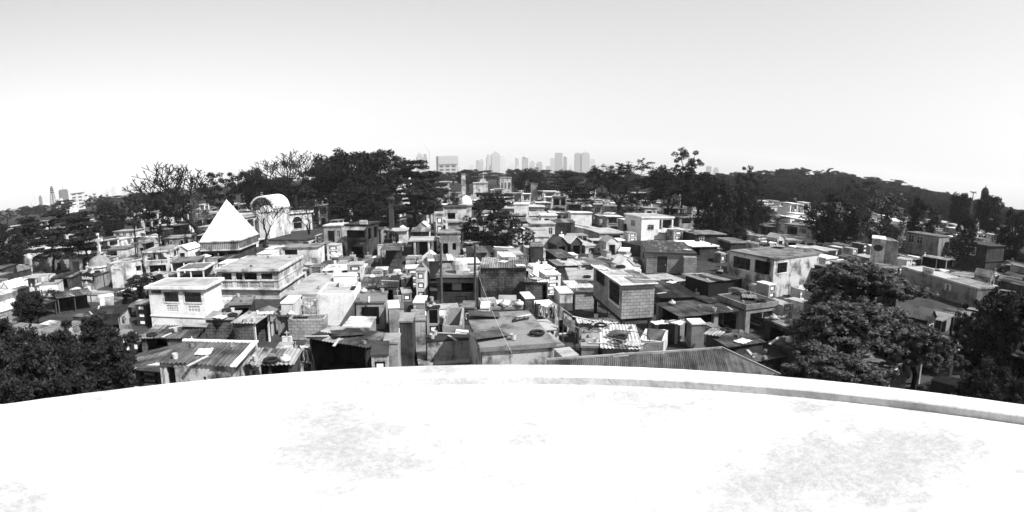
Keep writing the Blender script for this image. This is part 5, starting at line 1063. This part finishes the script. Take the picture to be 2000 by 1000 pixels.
# ======================= skyline
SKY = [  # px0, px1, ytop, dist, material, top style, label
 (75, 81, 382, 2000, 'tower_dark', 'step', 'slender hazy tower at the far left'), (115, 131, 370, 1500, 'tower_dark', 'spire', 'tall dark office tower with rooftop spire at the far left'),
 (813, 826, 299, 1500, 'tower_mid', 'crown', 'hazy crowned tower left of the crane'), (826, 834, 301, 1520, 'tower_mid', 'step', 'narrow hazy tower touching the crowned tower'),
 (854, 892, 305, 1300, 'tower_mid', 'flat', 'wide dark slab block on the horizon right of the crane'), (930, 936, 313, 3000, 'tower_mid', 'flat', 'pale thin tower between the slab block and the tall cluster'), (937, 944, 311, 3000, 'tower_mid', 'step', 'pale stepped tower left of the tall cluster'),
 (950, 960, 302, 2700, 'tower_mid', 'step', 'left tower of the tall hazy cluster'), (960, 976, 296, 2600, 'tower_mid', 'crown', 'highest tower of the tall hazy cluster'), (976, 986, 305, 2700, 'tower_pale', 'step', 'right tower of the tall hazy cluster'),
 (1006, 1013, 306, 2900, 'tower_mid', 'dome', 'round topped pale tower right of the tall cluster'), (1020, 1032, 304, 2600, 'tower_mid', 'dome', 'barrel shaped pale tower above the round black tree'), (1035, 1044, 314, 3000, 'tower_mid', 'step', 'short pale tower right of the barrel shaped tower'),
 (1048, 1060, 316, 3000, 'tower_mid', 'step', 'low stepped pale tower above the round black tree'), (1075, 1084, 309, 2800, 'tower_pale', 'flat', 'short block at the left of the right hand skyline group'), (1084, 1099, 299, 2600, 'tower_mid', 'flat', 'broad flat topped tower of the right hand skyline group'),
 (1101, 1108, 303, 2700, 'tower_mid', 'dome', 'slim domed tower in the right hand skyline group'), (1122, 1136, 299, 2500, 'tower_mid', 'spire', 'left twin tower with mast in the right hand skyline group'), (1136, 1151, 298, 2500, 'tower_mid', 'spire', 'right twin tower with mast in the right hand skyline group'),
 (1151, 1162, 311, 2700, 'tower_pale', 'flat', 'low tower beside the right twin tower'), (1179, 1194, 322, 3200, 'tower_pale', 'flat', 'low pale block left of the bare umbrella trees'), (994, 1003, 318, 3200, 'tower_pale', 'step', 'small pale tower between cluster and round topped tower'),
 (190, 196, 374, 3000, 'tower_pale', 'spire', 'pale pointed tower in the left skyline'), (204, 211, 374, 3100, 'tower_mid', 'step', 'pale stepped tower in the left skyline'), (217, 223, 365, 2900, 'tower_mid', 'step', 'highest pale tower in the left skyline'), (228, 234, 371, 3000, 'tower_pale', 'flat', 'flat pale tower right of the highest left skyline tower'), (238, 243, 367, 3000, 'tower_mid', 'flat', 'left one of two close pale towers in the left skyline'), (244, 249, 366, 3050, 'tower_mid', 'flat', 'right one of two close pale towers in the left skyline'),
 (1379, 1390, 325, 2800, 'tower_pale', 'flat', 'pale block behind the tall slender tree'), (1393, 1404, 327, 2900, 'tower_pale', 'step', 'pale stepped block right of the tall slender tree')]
def tower(x0, x1, yt, dist, mt, top, label, group=None):
    q = D((x0 + x1) / 2, yt, dist); W = dist * radians((x1 - x0) / SPX); h = max(12, q.z); f = W * .5
    root = thing('skyscraper' if h > 60 else 'far_building', label, 'skyscraper' if h > 60 else 'building', (q.x, q.y, 0), -atan2(q.x, q.y) + R.uniform(-.2, .2), group)
    b = MB(); hb = h * (1 if top == 'flat' else .9)
    if top == 'dome': b.box(-f, f, -f * .8, f * .8, 0, h * .88); b.lathe([(f * .95, h * .88), (f * .85, h * .94), (f * .5, h * .98), (0, h)], 14)
    elif top == 'step': b.box(-f, f, -f * .8, f * .8, 0, h * .86); b.box(-f * .6, f * .7, -f * .55, f * .55, h * .86, h)
    elif top == 'crown': b.box(-f, f, -f * .8, f * .8, 0, h * .84); b.box(-f * .75, f * .8, -f * .6, f * .6, h * .84, h * .93); b.box(-f * .3, f * .25, -f * .4, f * .4, h * .93, h)
    elif top == 'spire': b.box(-f, f, -f * .8, f * .8, 0, h * .94); b.box(-f * .8, f * .8, -f * .6, f * .6, h * .94, h)
    else: b.box(-f, f, -f * .7, f * .7, 0, h); b.box(-f * .3, f * .1, -f * .3, f * .3, h, h * 1.015)
    b.build('body', mt, root)
    if top == 'spire': b = MB(); s = h * (.28 if dist < 2000 else .1); b.tube((-f * .1, 0, h), (-f * .1, 0, h + s), f * .07, f * .02, 5); b.build('spire', 'grey_plaster', root)
    return root
for s in SKY: tower(*s)
rg = random.Random(21); k = 0
ordn = ['first', 'second', 'third', 'fourth', 'fifth', 'sixth', 'seventh', 'eighth', 'ninth', 'tenth', 'eleventh', 'twelfth', 'thirteenth', 'fourteenth', 'fifteenth', 'sixteenth', 'seventeenth', 'eighteenth', 'nineteenth', 'twentieth']
for (a, b_, n, yb, lb) in ((896, 1200, 20, 322, 'low pale block on the middle skyline, %s from its left end'), (150, 250, 12, 384, 'low pale block on the left skyline, %s from its left end'), (58, 110, 5, 400, 'low hazy block left of the office tower, %s from the left')):
    for i in range(n):
        x = a + (b_ - a) * (i + .5) / n + rg.uniform(-3, 3); w_ = rg.uniform(5, 11)
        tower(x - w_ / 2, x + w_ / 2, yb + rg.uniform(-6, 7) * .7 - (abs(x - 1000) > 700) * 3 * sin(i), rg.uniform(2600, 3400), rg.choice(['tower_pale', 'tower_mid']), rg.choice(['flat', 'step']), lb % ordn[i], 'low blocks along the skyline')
fb('pale building with curved roof and dark glazed front at the left horizon', 'curved roof building', 137, 165, 378, 402, 520, 18, 'building', 'slab_building', ('slab', .6, .6, 'roof_pale'), cat='building')
fb('low white building in front of the curved roof building', 'low white horizon building', 124, 152, 394, 404, 430, 14, 'building', WP, cat='building')
for i, x in enumerate((106, 116)): fb('small white gabled house at the left horizon, %s of two' % ('left' if i == 0 else 'right'), 'gabled horizon house', x, x + 9, 393, 402, 440, 10, 'gabled_house', 'clean_white', ('gable', 'clean_white', .1, 3.0, 'y'), cat='house')
fb('white rows of flats below the wide dark slab block', 'white flats', 855, 893, 321, 338, 520, 14, 'building', 'slab_building', ('slab', .4, .4, 'roof_pale'), cat='building')
def crane(px, yb, yt, dist, label, jib):
    q = D(px, yt, dist); t = thing('tower_crane', label, 'crane', (q.x, q.y, 0), -atan2(q.x, q.y)); h = q.z; s = dist * radians(1 / SPX)
    b = MB(); hm = h * .72; b.tube((0, 0, 0), (0, 0, hm), s * .35, s * .3, 4); b.build('mast', 'grey_plaster', t); b = MB(); b.tube((0, 0, hm), (jib * s, 0, h), s * .22, s * .12, 4); b.tube((0, 0, hm), (-jib * s * .25, 0, hm + s * 1.5), s * .3, s * .3, 4); b.build('jib', 'grey_plaster', t)
crane(838, 312, 278, 1300, 'thin construction crane leaning left above the dark trees', -11); crane(66, 400, 375, 1500, 'thin crane near the far left tower', -5); crane(60, 402, 392, 1400, 'short crane at the left end of the horizon', 4)
q = D(100, 364, 900); t = thing('lattice_mast', 'lattice radio mast between the slender tower and the office tower', 'mast', (q.x, q.y, 0)); b = MB(); h = q.z; r0, r1 = 5.0, 1.0; pv = None
for i in range(13):
    z = h * i / 12; r = r0 + (r1 - r0) * i / 12; cs = [Vector((sx * r, sy * r, z)) for sx, sy in ((-1, -1), (1, -1), (1, 1), (-1, 1))]
    if pv:
        for j in range(4): b.tube(pv[j], cs[j], .35, .35, 4); b.tube(pv[j], cs[(j + 1) % 4], .22, .22, 3); b.tube(cs[j], cs[(j + 1) % 4], .22, .22, 3)
    pv = cs
for z in (.7, .78, .86): b.box(-2.2, 2.2, -2.2, 2.2, h * z, h * z + 2.0)
b.build('lattice', 'metal_dark', t)
q = D(1926, 361, 260); t = thing('church_dome', 'small dark church cupola rising over the right edge trees', 'cupola', (q.x, q.y, zt(q.x, q.y))); h = q.z - t.location.z
b = MB(); b.lathe([(2.0, 0), (2.0, h - 3.6), (2.3, h - 3.5), (1.8, h - 3.3), (1.7, h - 2.6), (1.1, h - 1.7), (.35, h - 1.3), (.3, h - .9), (0, h - .8)], 12); b.build('drum', 'dark_plaster', t); b = MB(); cross_mb(b, 0, 0, h - .9, 1.0, .07); b.build('cross', 'dark_plaster', t)
# overhead wires
def wire(label, p, q, sag=1.0, r=.012):
    b = MB(); pts = [p.lerp(q, i / 16) + Vector((0, 0, -sag * 4 * (i / 16) * (1 - i / 16))) for i in range(17)]
    for i in range(16): b.tube(pts[i], pts[i + 1], r, r, 4)
    tag(b.build('overhead_wire', 'metal_pale'), label, 'wire')
wire('thin pale wire running down across the stained hut to the mildewed slab roof', P(932, 530, 4.2), P(1000, 690, 3.2), .2, .006)
wire('thin wire strung above the broken pale sheets', P(1115, 634, 2.6), P(1300, 668, 1.8), .3, .012)

def clothes_line(label, p, q, n, seed):
    rng = random.Random(seed); t = thing('clothes_line', label, 'clothes line', (p.x, p.y, 0)); q = q - Vector((p.x, p.y, 0)); a = Vector((0, 0, p.z))
    for e in (a, q): b = MB(); b.tube((e.x, e.y, 0), (e.x, e.y, e.z + .05), .03, .03, 6); b.build('post', 'wood', t)
    pts = [a.lerp(q, i / 20) + Vector((0, 0, -.25 * 4 * (i / 20) * (1 - i / 20))) for i in range(21)]
    b = MB(); [b.tube(pts[i], pts[i + 1], .006, .006, 3) for i in range(20)]; b.build('line', 'metal_dark', t)
    d = (q - a).normalized()
    for i in range(n):
        u = (i + .7) / (n + .4); c = a.lerp(q, u) + Vector((0, 0, -u * (1 - u))); wv, hv = rng.uniform(.2, .34), rng.uniform(.35, .75); b = MB(); k = 5; sd = rng.choice([0, 1])
        row = [[c + d * (wv * (2 * x / k - 1) * (1 if not sd or y < 2 else .8)) + Vector((.05 * sin(x * 2 + y), .06 * sin(x * 2.4 + i), -hv * y / 4)) for x in range(k + 1)] for y in range(5)]
        for y in range(4):
            for x in range(k): b.quad(row[y][x], row[y][x + 1], row[y + 1][x + 1], row[y + 1][x])
        if sd:
            for e in (0, k): o = row[0][e]; sg = -1 if e == 0 else 1; b.quad(o, o + d * sg * .16 + Vector((0, 0, -.12)), o + d * sg * .12 + Vector((0, 0, -.28)), row[1][e])
        b.build('garment', rng.choice(['cloth', 'clean_white', 'sheet_dark', 'cloth']), t)
clothes_line('clothes line hung with pale washing beside the mildewed slab roof', P(1046, 590, 2.3), P(1092, 594, 2.3), 7, 1)
clothes_line('clothes line with washing right of the bleached corrugated shed', P(575, 668, 1.9), P(606, 678, 1.9), 5, 2)
clothes_line('short clothes line with washing between the block hut and the hoops', P(1100, 612, 2.0), P(1124, 622, 2.0), 4, 3)
for i, (x, yb, yt, lb) in enumerate(((318, 535, 468, 'in front of the open pavilion tomb'), (1006, 500, 430, 'right of the large central tree'), (1185, 640, 590, 'before the tall block hut'), (1708, 470, 425, 'left of the oval emblem memorial'), (1760, 470, 422, 'left of the grey two window box house'), (560, 500, 446, 'behind the white mausoleum with sooty side'), (205, 560, 520, 'beside the wall with painted initials'))):
    p = P(x, yb, 0); h = D(x, yt, p.to_2d().length).z; t = thing('slim_pole', 'slim dark metal pole ' + lb, 'pole', p); b = MB(); b.tube((0, 0, 0), (0, 0, h), .035, .025, 6); b.build('shaft', 'metal_dark', t); b = MB(); b.tube((-.4, 0, h - .2), (.4, 0, h - .2), .015, .015, 4); b.build('crossbar', 'metal_dark', t)
# ======================= the rest of the tombs, one object each
HASH = {}
def hadd(f):
    r = f[2] + f[3]
    for i in range(int((f[0] - r) // 8), int((f[0] + r) // 8) + 1):
        for j in range(int((f[1] - r) // 8), int((f[1] + r) // 8) + 1): HASH.setdefault((i, j), []).append(f)
for f in FOOT: hadd(f)
def free(f, m):
    r = f[2] + f[3]; seen = set()
    for i in range(int((f[0] - r) // 8), int((f[0] + r) // 8) + 1):
        for j in range(int((f[1] - r) // 8), int((f[1] + r) // 8) + 1):
            for g in HASH.get((i, j), ()):
                if id(g) in seen: continue
                seen.add(id(g))
                if overlap(f, g, m): return False
    return True
def fit_height(f, h, zb):
    c, s = cos(f[4]), sin(f[4]); cs = [(f[0] + c * a * f[2] - s * b * f[3], f[1] + s * a * f[2] + c * b * f[3]) for a in (-1, 1) for b in (-1, 1)]
    dist = sqrt(f[0] ** 2 + f[1] ** 2); base = [proj((x, y, zb)) for x, y in cs]; x0, x1 = min(p[0] for p in base), max(p[0] for p in base); y1 = max(p[1] for p in base)
    pr = [p for p in PROT if p[4] > dist and p[0] < x1 - 1 and p[1] > x0 + 1]
    while h > .55:
        top = min(proj((x, y, zb + h))[1] for x, y in cs)
        if not any(top < p[3] - 1 and y1 > p[2] for p in pr): return h, (x0 + x1) / 2, (top + y1) / 2, x1 - x0
        h *= .82
    return None
FP = {}
def fproto(kind, var):
    key = (kind, var)
    if key in FP: return FP[key]
    rng = random.Random(hash_(kind) + var * 5)
    wm = [('clean_white', 'clean_white'), ('white_plaster', 'roof_pale'), ('grey_plaster', 'white_plaster'), ('worn_plaster', 'roof_concrete'), ('dark_plaster', 'roof_concrete')][var]
    adj = ['bright white', 'off white', 'grey', 'stained', 'dark'][var]
    if kind == 'niche_tomb': w, d, h = 1.5, 2.4, 2.2; r = thing(kind, '', 'tomb'); tomb_mesh(r, w, d, h, wm[0], wm[1], 3, .04); ph = adj + ' niche tomb'
    elif kind == 'box_tomb': w, d, h = 1.2, 2.3, 1.1; r = thing(kind, '', 'tomb'); tomb_mesh(r, w, d, h, wm[0], wm[1], 0 if var % 2 else 1, .05, 1); ph = adj + ' box tomb'
    elif kind == 'mausoleum': w, d, h = 3.2, 3.6, 2.8; r = thing(kind, '', 'mausoleum'); build_house(r, w, d, h, wm[0], ('slab', .13, .14, wm[1]), [('f', .2, .6, 0, .8, ('open', 'bars', 'grille', 'door', 'open')[var]), ('f', .72, .9, .45, .8, 'pane')], rnd=rng); ph = adj + ' flat roofed mausoleum'
    elif kind == 'shed': w, d, h = 3.0, 3.2, 2.3; r = thing(kind, '', 'shed'); build_house(r, w, d, h, wm[0], ('sheet', [SL, ['sheet_light', 'sheet_mid'], S3, SD, SD][var], .1, .1), [('l', .2, .7, 0, .8, 'open')], wallsides='brl' if var != 3 else 'b', posts=('wood', .05, [(0, 0), (1, 0)]), rise=.25, rnd=rng); ph = ['pale sheet roofed', 'light sheet roofed', 'patched sheet roofed', 'rusty sheet roofed', 'dark sheet roofed'][var] + ' shed'
    elif kind == 'gabled_tomb': w, d, h = 1.9, 2.8, 2.0; r = thing(kind, '', 'tomb'); build_house(r, w, d, h, wm[0], ('gable', wm[1], .1, .75, 'y'), [('f', .25, .75, .05, .8, ('bars', 'open')[var % 2])], rnd=rng); ph = adj + ' gabled tomb'
    elif kind == 'cross_tomb':
        w, d, h = 1.3, 2.4, 1.0; r = thing(kind, '', 'tomb'); tomb_mesh(r, w, d, .75, wm[0], wm[1], 0, .05, 1)
        b = MB(); b.box(.25, w - .25, d - .35, d - .15, .76, 1.3); b.build('headstone', wm[0], r); b = MB(); cross_mb(b, w / 2, d - .25, 1.3, .5, .035); b.build('cross', wm[0], r); ph = adj + ' tomb with cross'
    elif kind == 'portico_tomb': w, d, h = 3.0, 3.2, 2.7; r = thing(kind, '', 'tomb'); build_house(r, w, d, h, 'dark_plaster' if var > 2 else wm[0], ('slab', .14, .08, wm[1]), wallsides='b', posts=(wm[0], .1, [(0, 0), (1, 0), (1, 1), (0, 1)])); b = MB(); b.box(.8, 1.9, .9, 2.9, 0, .9); b.build('tomb_chest', 'white_plaster', r); ph = adj + ' columned open tomb'
    elif kind == 'tall_tomb': w, d, h = 2.6, 2.8, 4.6; r = thing(kind, '', 'tomb'); build_house(r, w, d, h, wm[0], ('slab', .13, .2, wm[1]), [('f', .12, .88, .56, .93, 'open'), ('f', .1, .9, .44, .53, 'balusters'), ('r', .15, .85, .56, .9, 'open'), ('f', .25, .75, 0, .36, 'grille')], floor=.44, rnd=rng); ph = adj + ' two level tomb house'
    elif kind == 'walled_plot': w, d, h = 2.8, 3.0, 1.0; r = thing(kind, '', 'grave plot'); build_house(r, w, d, h, wm[0], ('none',), [('f', .35, .65, 0, .95, 'open')]); b = MB(); b.box(.8, 1.9, .6, 2.5, 0, .55); b.build('grave_slab', 'clean_white', r); ph = adj + ' walled grave plot'
    FP[key] = [r, w, d, h, ph, False]; return FP[key]
PLACED = {}
NF = 0
def place(kind, var, x, y, ang, sx, sy, sz, m=-.03, lim=290, far=False):
    global NF
    if PLACED.get(kind, 0) >= lim: return False
    p = fproto(kind, var); w, d, h = p[1] * sx, p[2] * sy, p[3] * sz
    f = foot_of(x, y, ang, w, d)
    if not free(f, m): return False
    zb = zt(f[0], f[1])
    if f[0] ** 2 + f[1] ** 2 < 27 ** 2: h = min(h, 1.1)
    r = fit_height(f, h, zb)
    if r is None: return False
    px, py = r[1], r[2]
    if px < -25 or px > 2025 or py < 300: return False
    if not p[5]: root = p[0]; p[5] = True
    else: root = copy_tree(p[0])
    root.location = (x, y, zb); root.rotation_euler = (0, 0, ang); root.scale = (sx, sy, r[0] / p[3])
    root['_auto'] = p[4]; root['_px'] = [px, py]; root['group'] = {'shed': 'sheds among the tombs', 'walled_plot': 'walled plots among the tombs'}.get(kind, 'tombs crowded across the cemetery')
    hadd(f); PLACED[kind] = PLACED.get(kind, 0) + 1; NF += 1
    return True
rg = random.Random(99)
def gridang(x, y): return radians(6 + 10 * sin(x * .021) + 9 * sin(y * .03 + 1)) + (0 if rg.random() < .85 else pi / 2)
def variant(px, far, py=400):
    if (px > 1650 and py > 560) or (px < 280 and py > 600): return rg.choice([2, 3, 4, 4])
    bright = 960 < px < 1260 or 1500 < px < 1570
    if bright: return rg.choice([0, 0, 0, 1, 1, 1, 2])
    if px < 330: return rg.choice([0, 1, 1, 2, 2, 3, 4])
    return rg.choice([0, 0, 1, 1, 1, 2, 2, 3, 3, 4])
def pick(rmin, rmax):
    az = radians(rg.uniform(-70, 70)); r = sqrt(rg.uniform(rmin ** 2, rmax ** 2)); return r * sin(az), r * cos(az), r
def scatter(n, kinds, rmin, rmax, smin=.8, smax=1.2, lim=290, zs=1.0, uni=1.0, m=-.03):
    for _ in range(n):
        x, y, r = pick(rmin, rmax); px, py = proj((x, y, 1)); k = rg.choice(kinds)
        s = rg.uniform(smin, smax) * uni
        place(k, variant(px, r > 80, py), x, y, gridang(x, y), s * rg.uniform(.85, 1.15), s * rg.uniform(.8, 1.2), rg.uniform(.8, 1.2) * zs, m, lim)
scatter(420, ['mausoleum', 'shed', 'shed', 'portico_tomb'], 48, 125, .9, 1.35, 110)
scatter(240, ['tall_tomb', 'mausoleum'], 60, 150, .9, 1.3, 150)
scatter(500, ['mausoleum', 'gabled_tomb', 'shed', 'portico_tomb'], 26, 80, .7, 1.0, 160, .9)
scatter(2100, ['niche_tomb', 'gabled_tomb', 'box_tomb', 'cross_tomb', 'niche_tomb', 'walled_plot'], 24, 80, .8, 1.15, 190)
scatter(3600, ['niche_tomb', 'box_tomb', 'box_tomb', 'cross_tomb', 'niche_tomb'], 16, 62, .6, .95, 250, .9, m=-.02)
scatter(900, ['mausoleum', 'gabled_tomb', 'shed', 'tall_tomb', 'niche_tomb'], 78, 190, 1.0, 1.6, 240, 1.0)
for pr in FP.values():
    if not pr[5]:
        for c in list(KIDS.get(pr[0].name, [])):
            for e in list(KIDS.get(c.name, [])): bpy.data.objects.remove(e)
            bpy.data.objects.remove(c)
        bpy.data.objects.remove(pr[0])
print('FILL', NF, PLACED)
# ======================= things lying on the near roofs
def junk(kind, rng):
    b = MB()
    if kind == 'plank': L = rng.uniform(.8, 1.8); b.box(-L / 2, L / 2, -.07, .07, 0, .03); return b.build(kind, 'wood_pale')
    if kind == 'stone': b.taper(0, 0, 0, .13, .15, .1, .1, .06); return b.build(kind, 'concrete')
    if kind == 'bucket': b.lathe([(0, 0), (.11, 0), (.14, .24), (.13, .24), (.10, .02)], 12); return b.build(kind, 'metal_pale')
    if kind == 'sack': b.lathe([(0, 0), (.2, .01), (.26, .1), (.2, .2), (.06, .26), (.09, .31), (0, .3)], 9); b.v = [(x * 1.2 + rng.uniform(-.02, .02), y + rng.uniform(-.03, .03), z) for x, y, z in b.v]; return b.build(kind, 'cloth', smooth=True)
    if kind == 'cloth':
        n = 9
        hs = [[.03 + .07 * abs(sin(i * 1.3 + j)) * rng.random() for j in range(n)] for i in range(n)]
        for i in range(n - 1):
            for j in range(n - 1): q = [(i, j), (i + 1, j), (i + 1, j + 1), (i, j + 1)]; b.quad(*[((u - n / 2) * .09, (v - n / 2) * .11, hs[u][v]) for u, v in q])
        return b.build('cloth_rag', 'cloth')
    if kind == 'tyre':
        for i in range(20):
            a0, a1 = 2 * pi * i / 20, 2 * pi * (i + 1) / 20; b.tube((.27 * cos(a0), .27 * sin(a0), .08), (.27 * cos(a1), .27 * sin(a1), .08), .08, .08, 6)
        return b.build(kind, 'rubber')
    if kind == 'loose_sheet': corr(b, -.5, .5, -.8, .8, .06, .16, 1, rnd=rng); return b.build(kind, rng.choice(['sheet_light', 'sheet_dark', 'sheet_mid']))
rj = random.Random(40); used = {}
JN = {'plank': ('weathered plank', 'plank'), 'stone': ('small rough stone', 'stone'), 'bucket': ('pale bucket', 'bucket'), 'sack': ('tied pale sack', 'sack'), 'cloth': ('crumpled pale rag', 'rag'), 'tyre': ('old black tyre', 'tyre'), 'loose_sheet': ('loose corrugated sheet', 'metal sheet')}
SPOT = ['near its front left corner', 'near its front right corner', 'near its back left corner', 'near its back right corner', 'near its middle', 'at its front edge', 'at its back edge']
UV = [(.15, .2), (.85, .2), (.2, .8), (.8, .8), (.5, .5), (.5, .14), (.5, .86)]
for (root, w, d, h, rise, short, dist) in ROOFS:
    if short in ('white two bay mausoleum', 'foreground ribbed roof'): continue
    ks = rj.sample(range(7), 5 if dist < 33 else 3 if dist < 45 else 2)
    for q in ks:
        kind = rj.choice(['plank', 'stone', 'stone', 'cloth', 'loose_sheet', 'plank', 'sack', 'bucket', 'tyre']); u, v = UV[q]; u += rj.uniform(-.06, .06); v += rj.uniform(-.05, .05)
        if kind in ('loose_sheet', 'tyre') and min(w, d) < 1.8: kind = 'stone'
        o = junk(kind, rj); a = root.rotation_euler.z; x, y = w * u, d * v
        o.location = (root.location.x + cos(a) * x - sin(a) * y, root.location.y + sin(a) * x + cos(a) * y, root.location.z + h + rise * v + .034); o.rotation_euler = (0, 0, rj.uniform(0, 3.1))
        tag(o, '%s on the %s, %s' % (JN[kind][0], short, SPOT[q]), JN[kind][1], 'loose things on the roofs')
ordn += [t + ' ' + u for t in ('twenty', 'thirty', 'forty', 'fifty') for u in ordn[:9]]
# ======================= labels for everything placed by loops
def relation(ax, ay, x, y):
    dx, dy = x - ax, y - ay
    if abs(dx) > abs(dy) * 1.5: return 'left of' if dx < 0 else 'right of'
    return 'in front of' if dy > 0 else 'behind'
AUTO = [o for o in SC.objects if o.parent is None and '_auto' in o]
buckets = {}
for o in AUTO:
    px, py = list(o['_px']) if '_px' in o else proj(tuple(o.location)); ph = o['_auto']
    a = min(ANCH, key=lambda q: (q[1] - px) ** 2 + ((q[2] - py) * 1.6) ** 2); rel = relation(a[1], a[2], px, py)
    buckets.setdefault((ph, rel, a[0]), []).append(((a[1] - px) ** 2 + (a[2] - py) ** 2, o, px, py))
for (ph, rel, an), L in buckets.items():
    L.sort(key=lambda t: t[0])
    for i, (dd, o, px, py) in enumerate(L):
        extra = '' if len(L) == 1 else ', nearest to it' if i == 0 else ', %s nearest' % ordn[min(i, len(ordn) - 1)]
        lb = '%s %s the %s%s' % (ph, rel, an, extra)
        o['label'] = lb if len(lb.replace(',', '').split()) <= 16 else '%s %s %s%s' % (ph, rel, an, extra.replace(' nearest to it', '').replace(' nearest', ''))
        for k in ('_auto', '_px'):
            if k in o: del o[k]
# ======================= air
b = MB(); ZMAX = 330
b.box(-5700, 5700, -5700, 5700, -1.2, ZMAX)
hm = bpy.data.materials.new('haze'); hm.use_nodes = True; n_ = hm.node_tree; n_.nodes.remove(n_.nodes['Principled BSDF'])
pv = n_.nodes.new('ShaderNodeVolumePrincipled'); pv.inputs['Color'].default_value = (.95, .95, .95, 1); pv.inputs['Density'].default_value = .00013; pv.inputs['Anisotropy'].default_value = 0
n_.links.new(pv.outputs[0], n_.nodes['Material Output'].inputs['Volume']); MATS['haze'] = hm
tag(b.build('haze', 'haze'), 'pale haze over the whole cemetery and city', None, kind='stuff')

for o in SC.objects:
    if o.parent is None and '_z' in o: del o['_z']
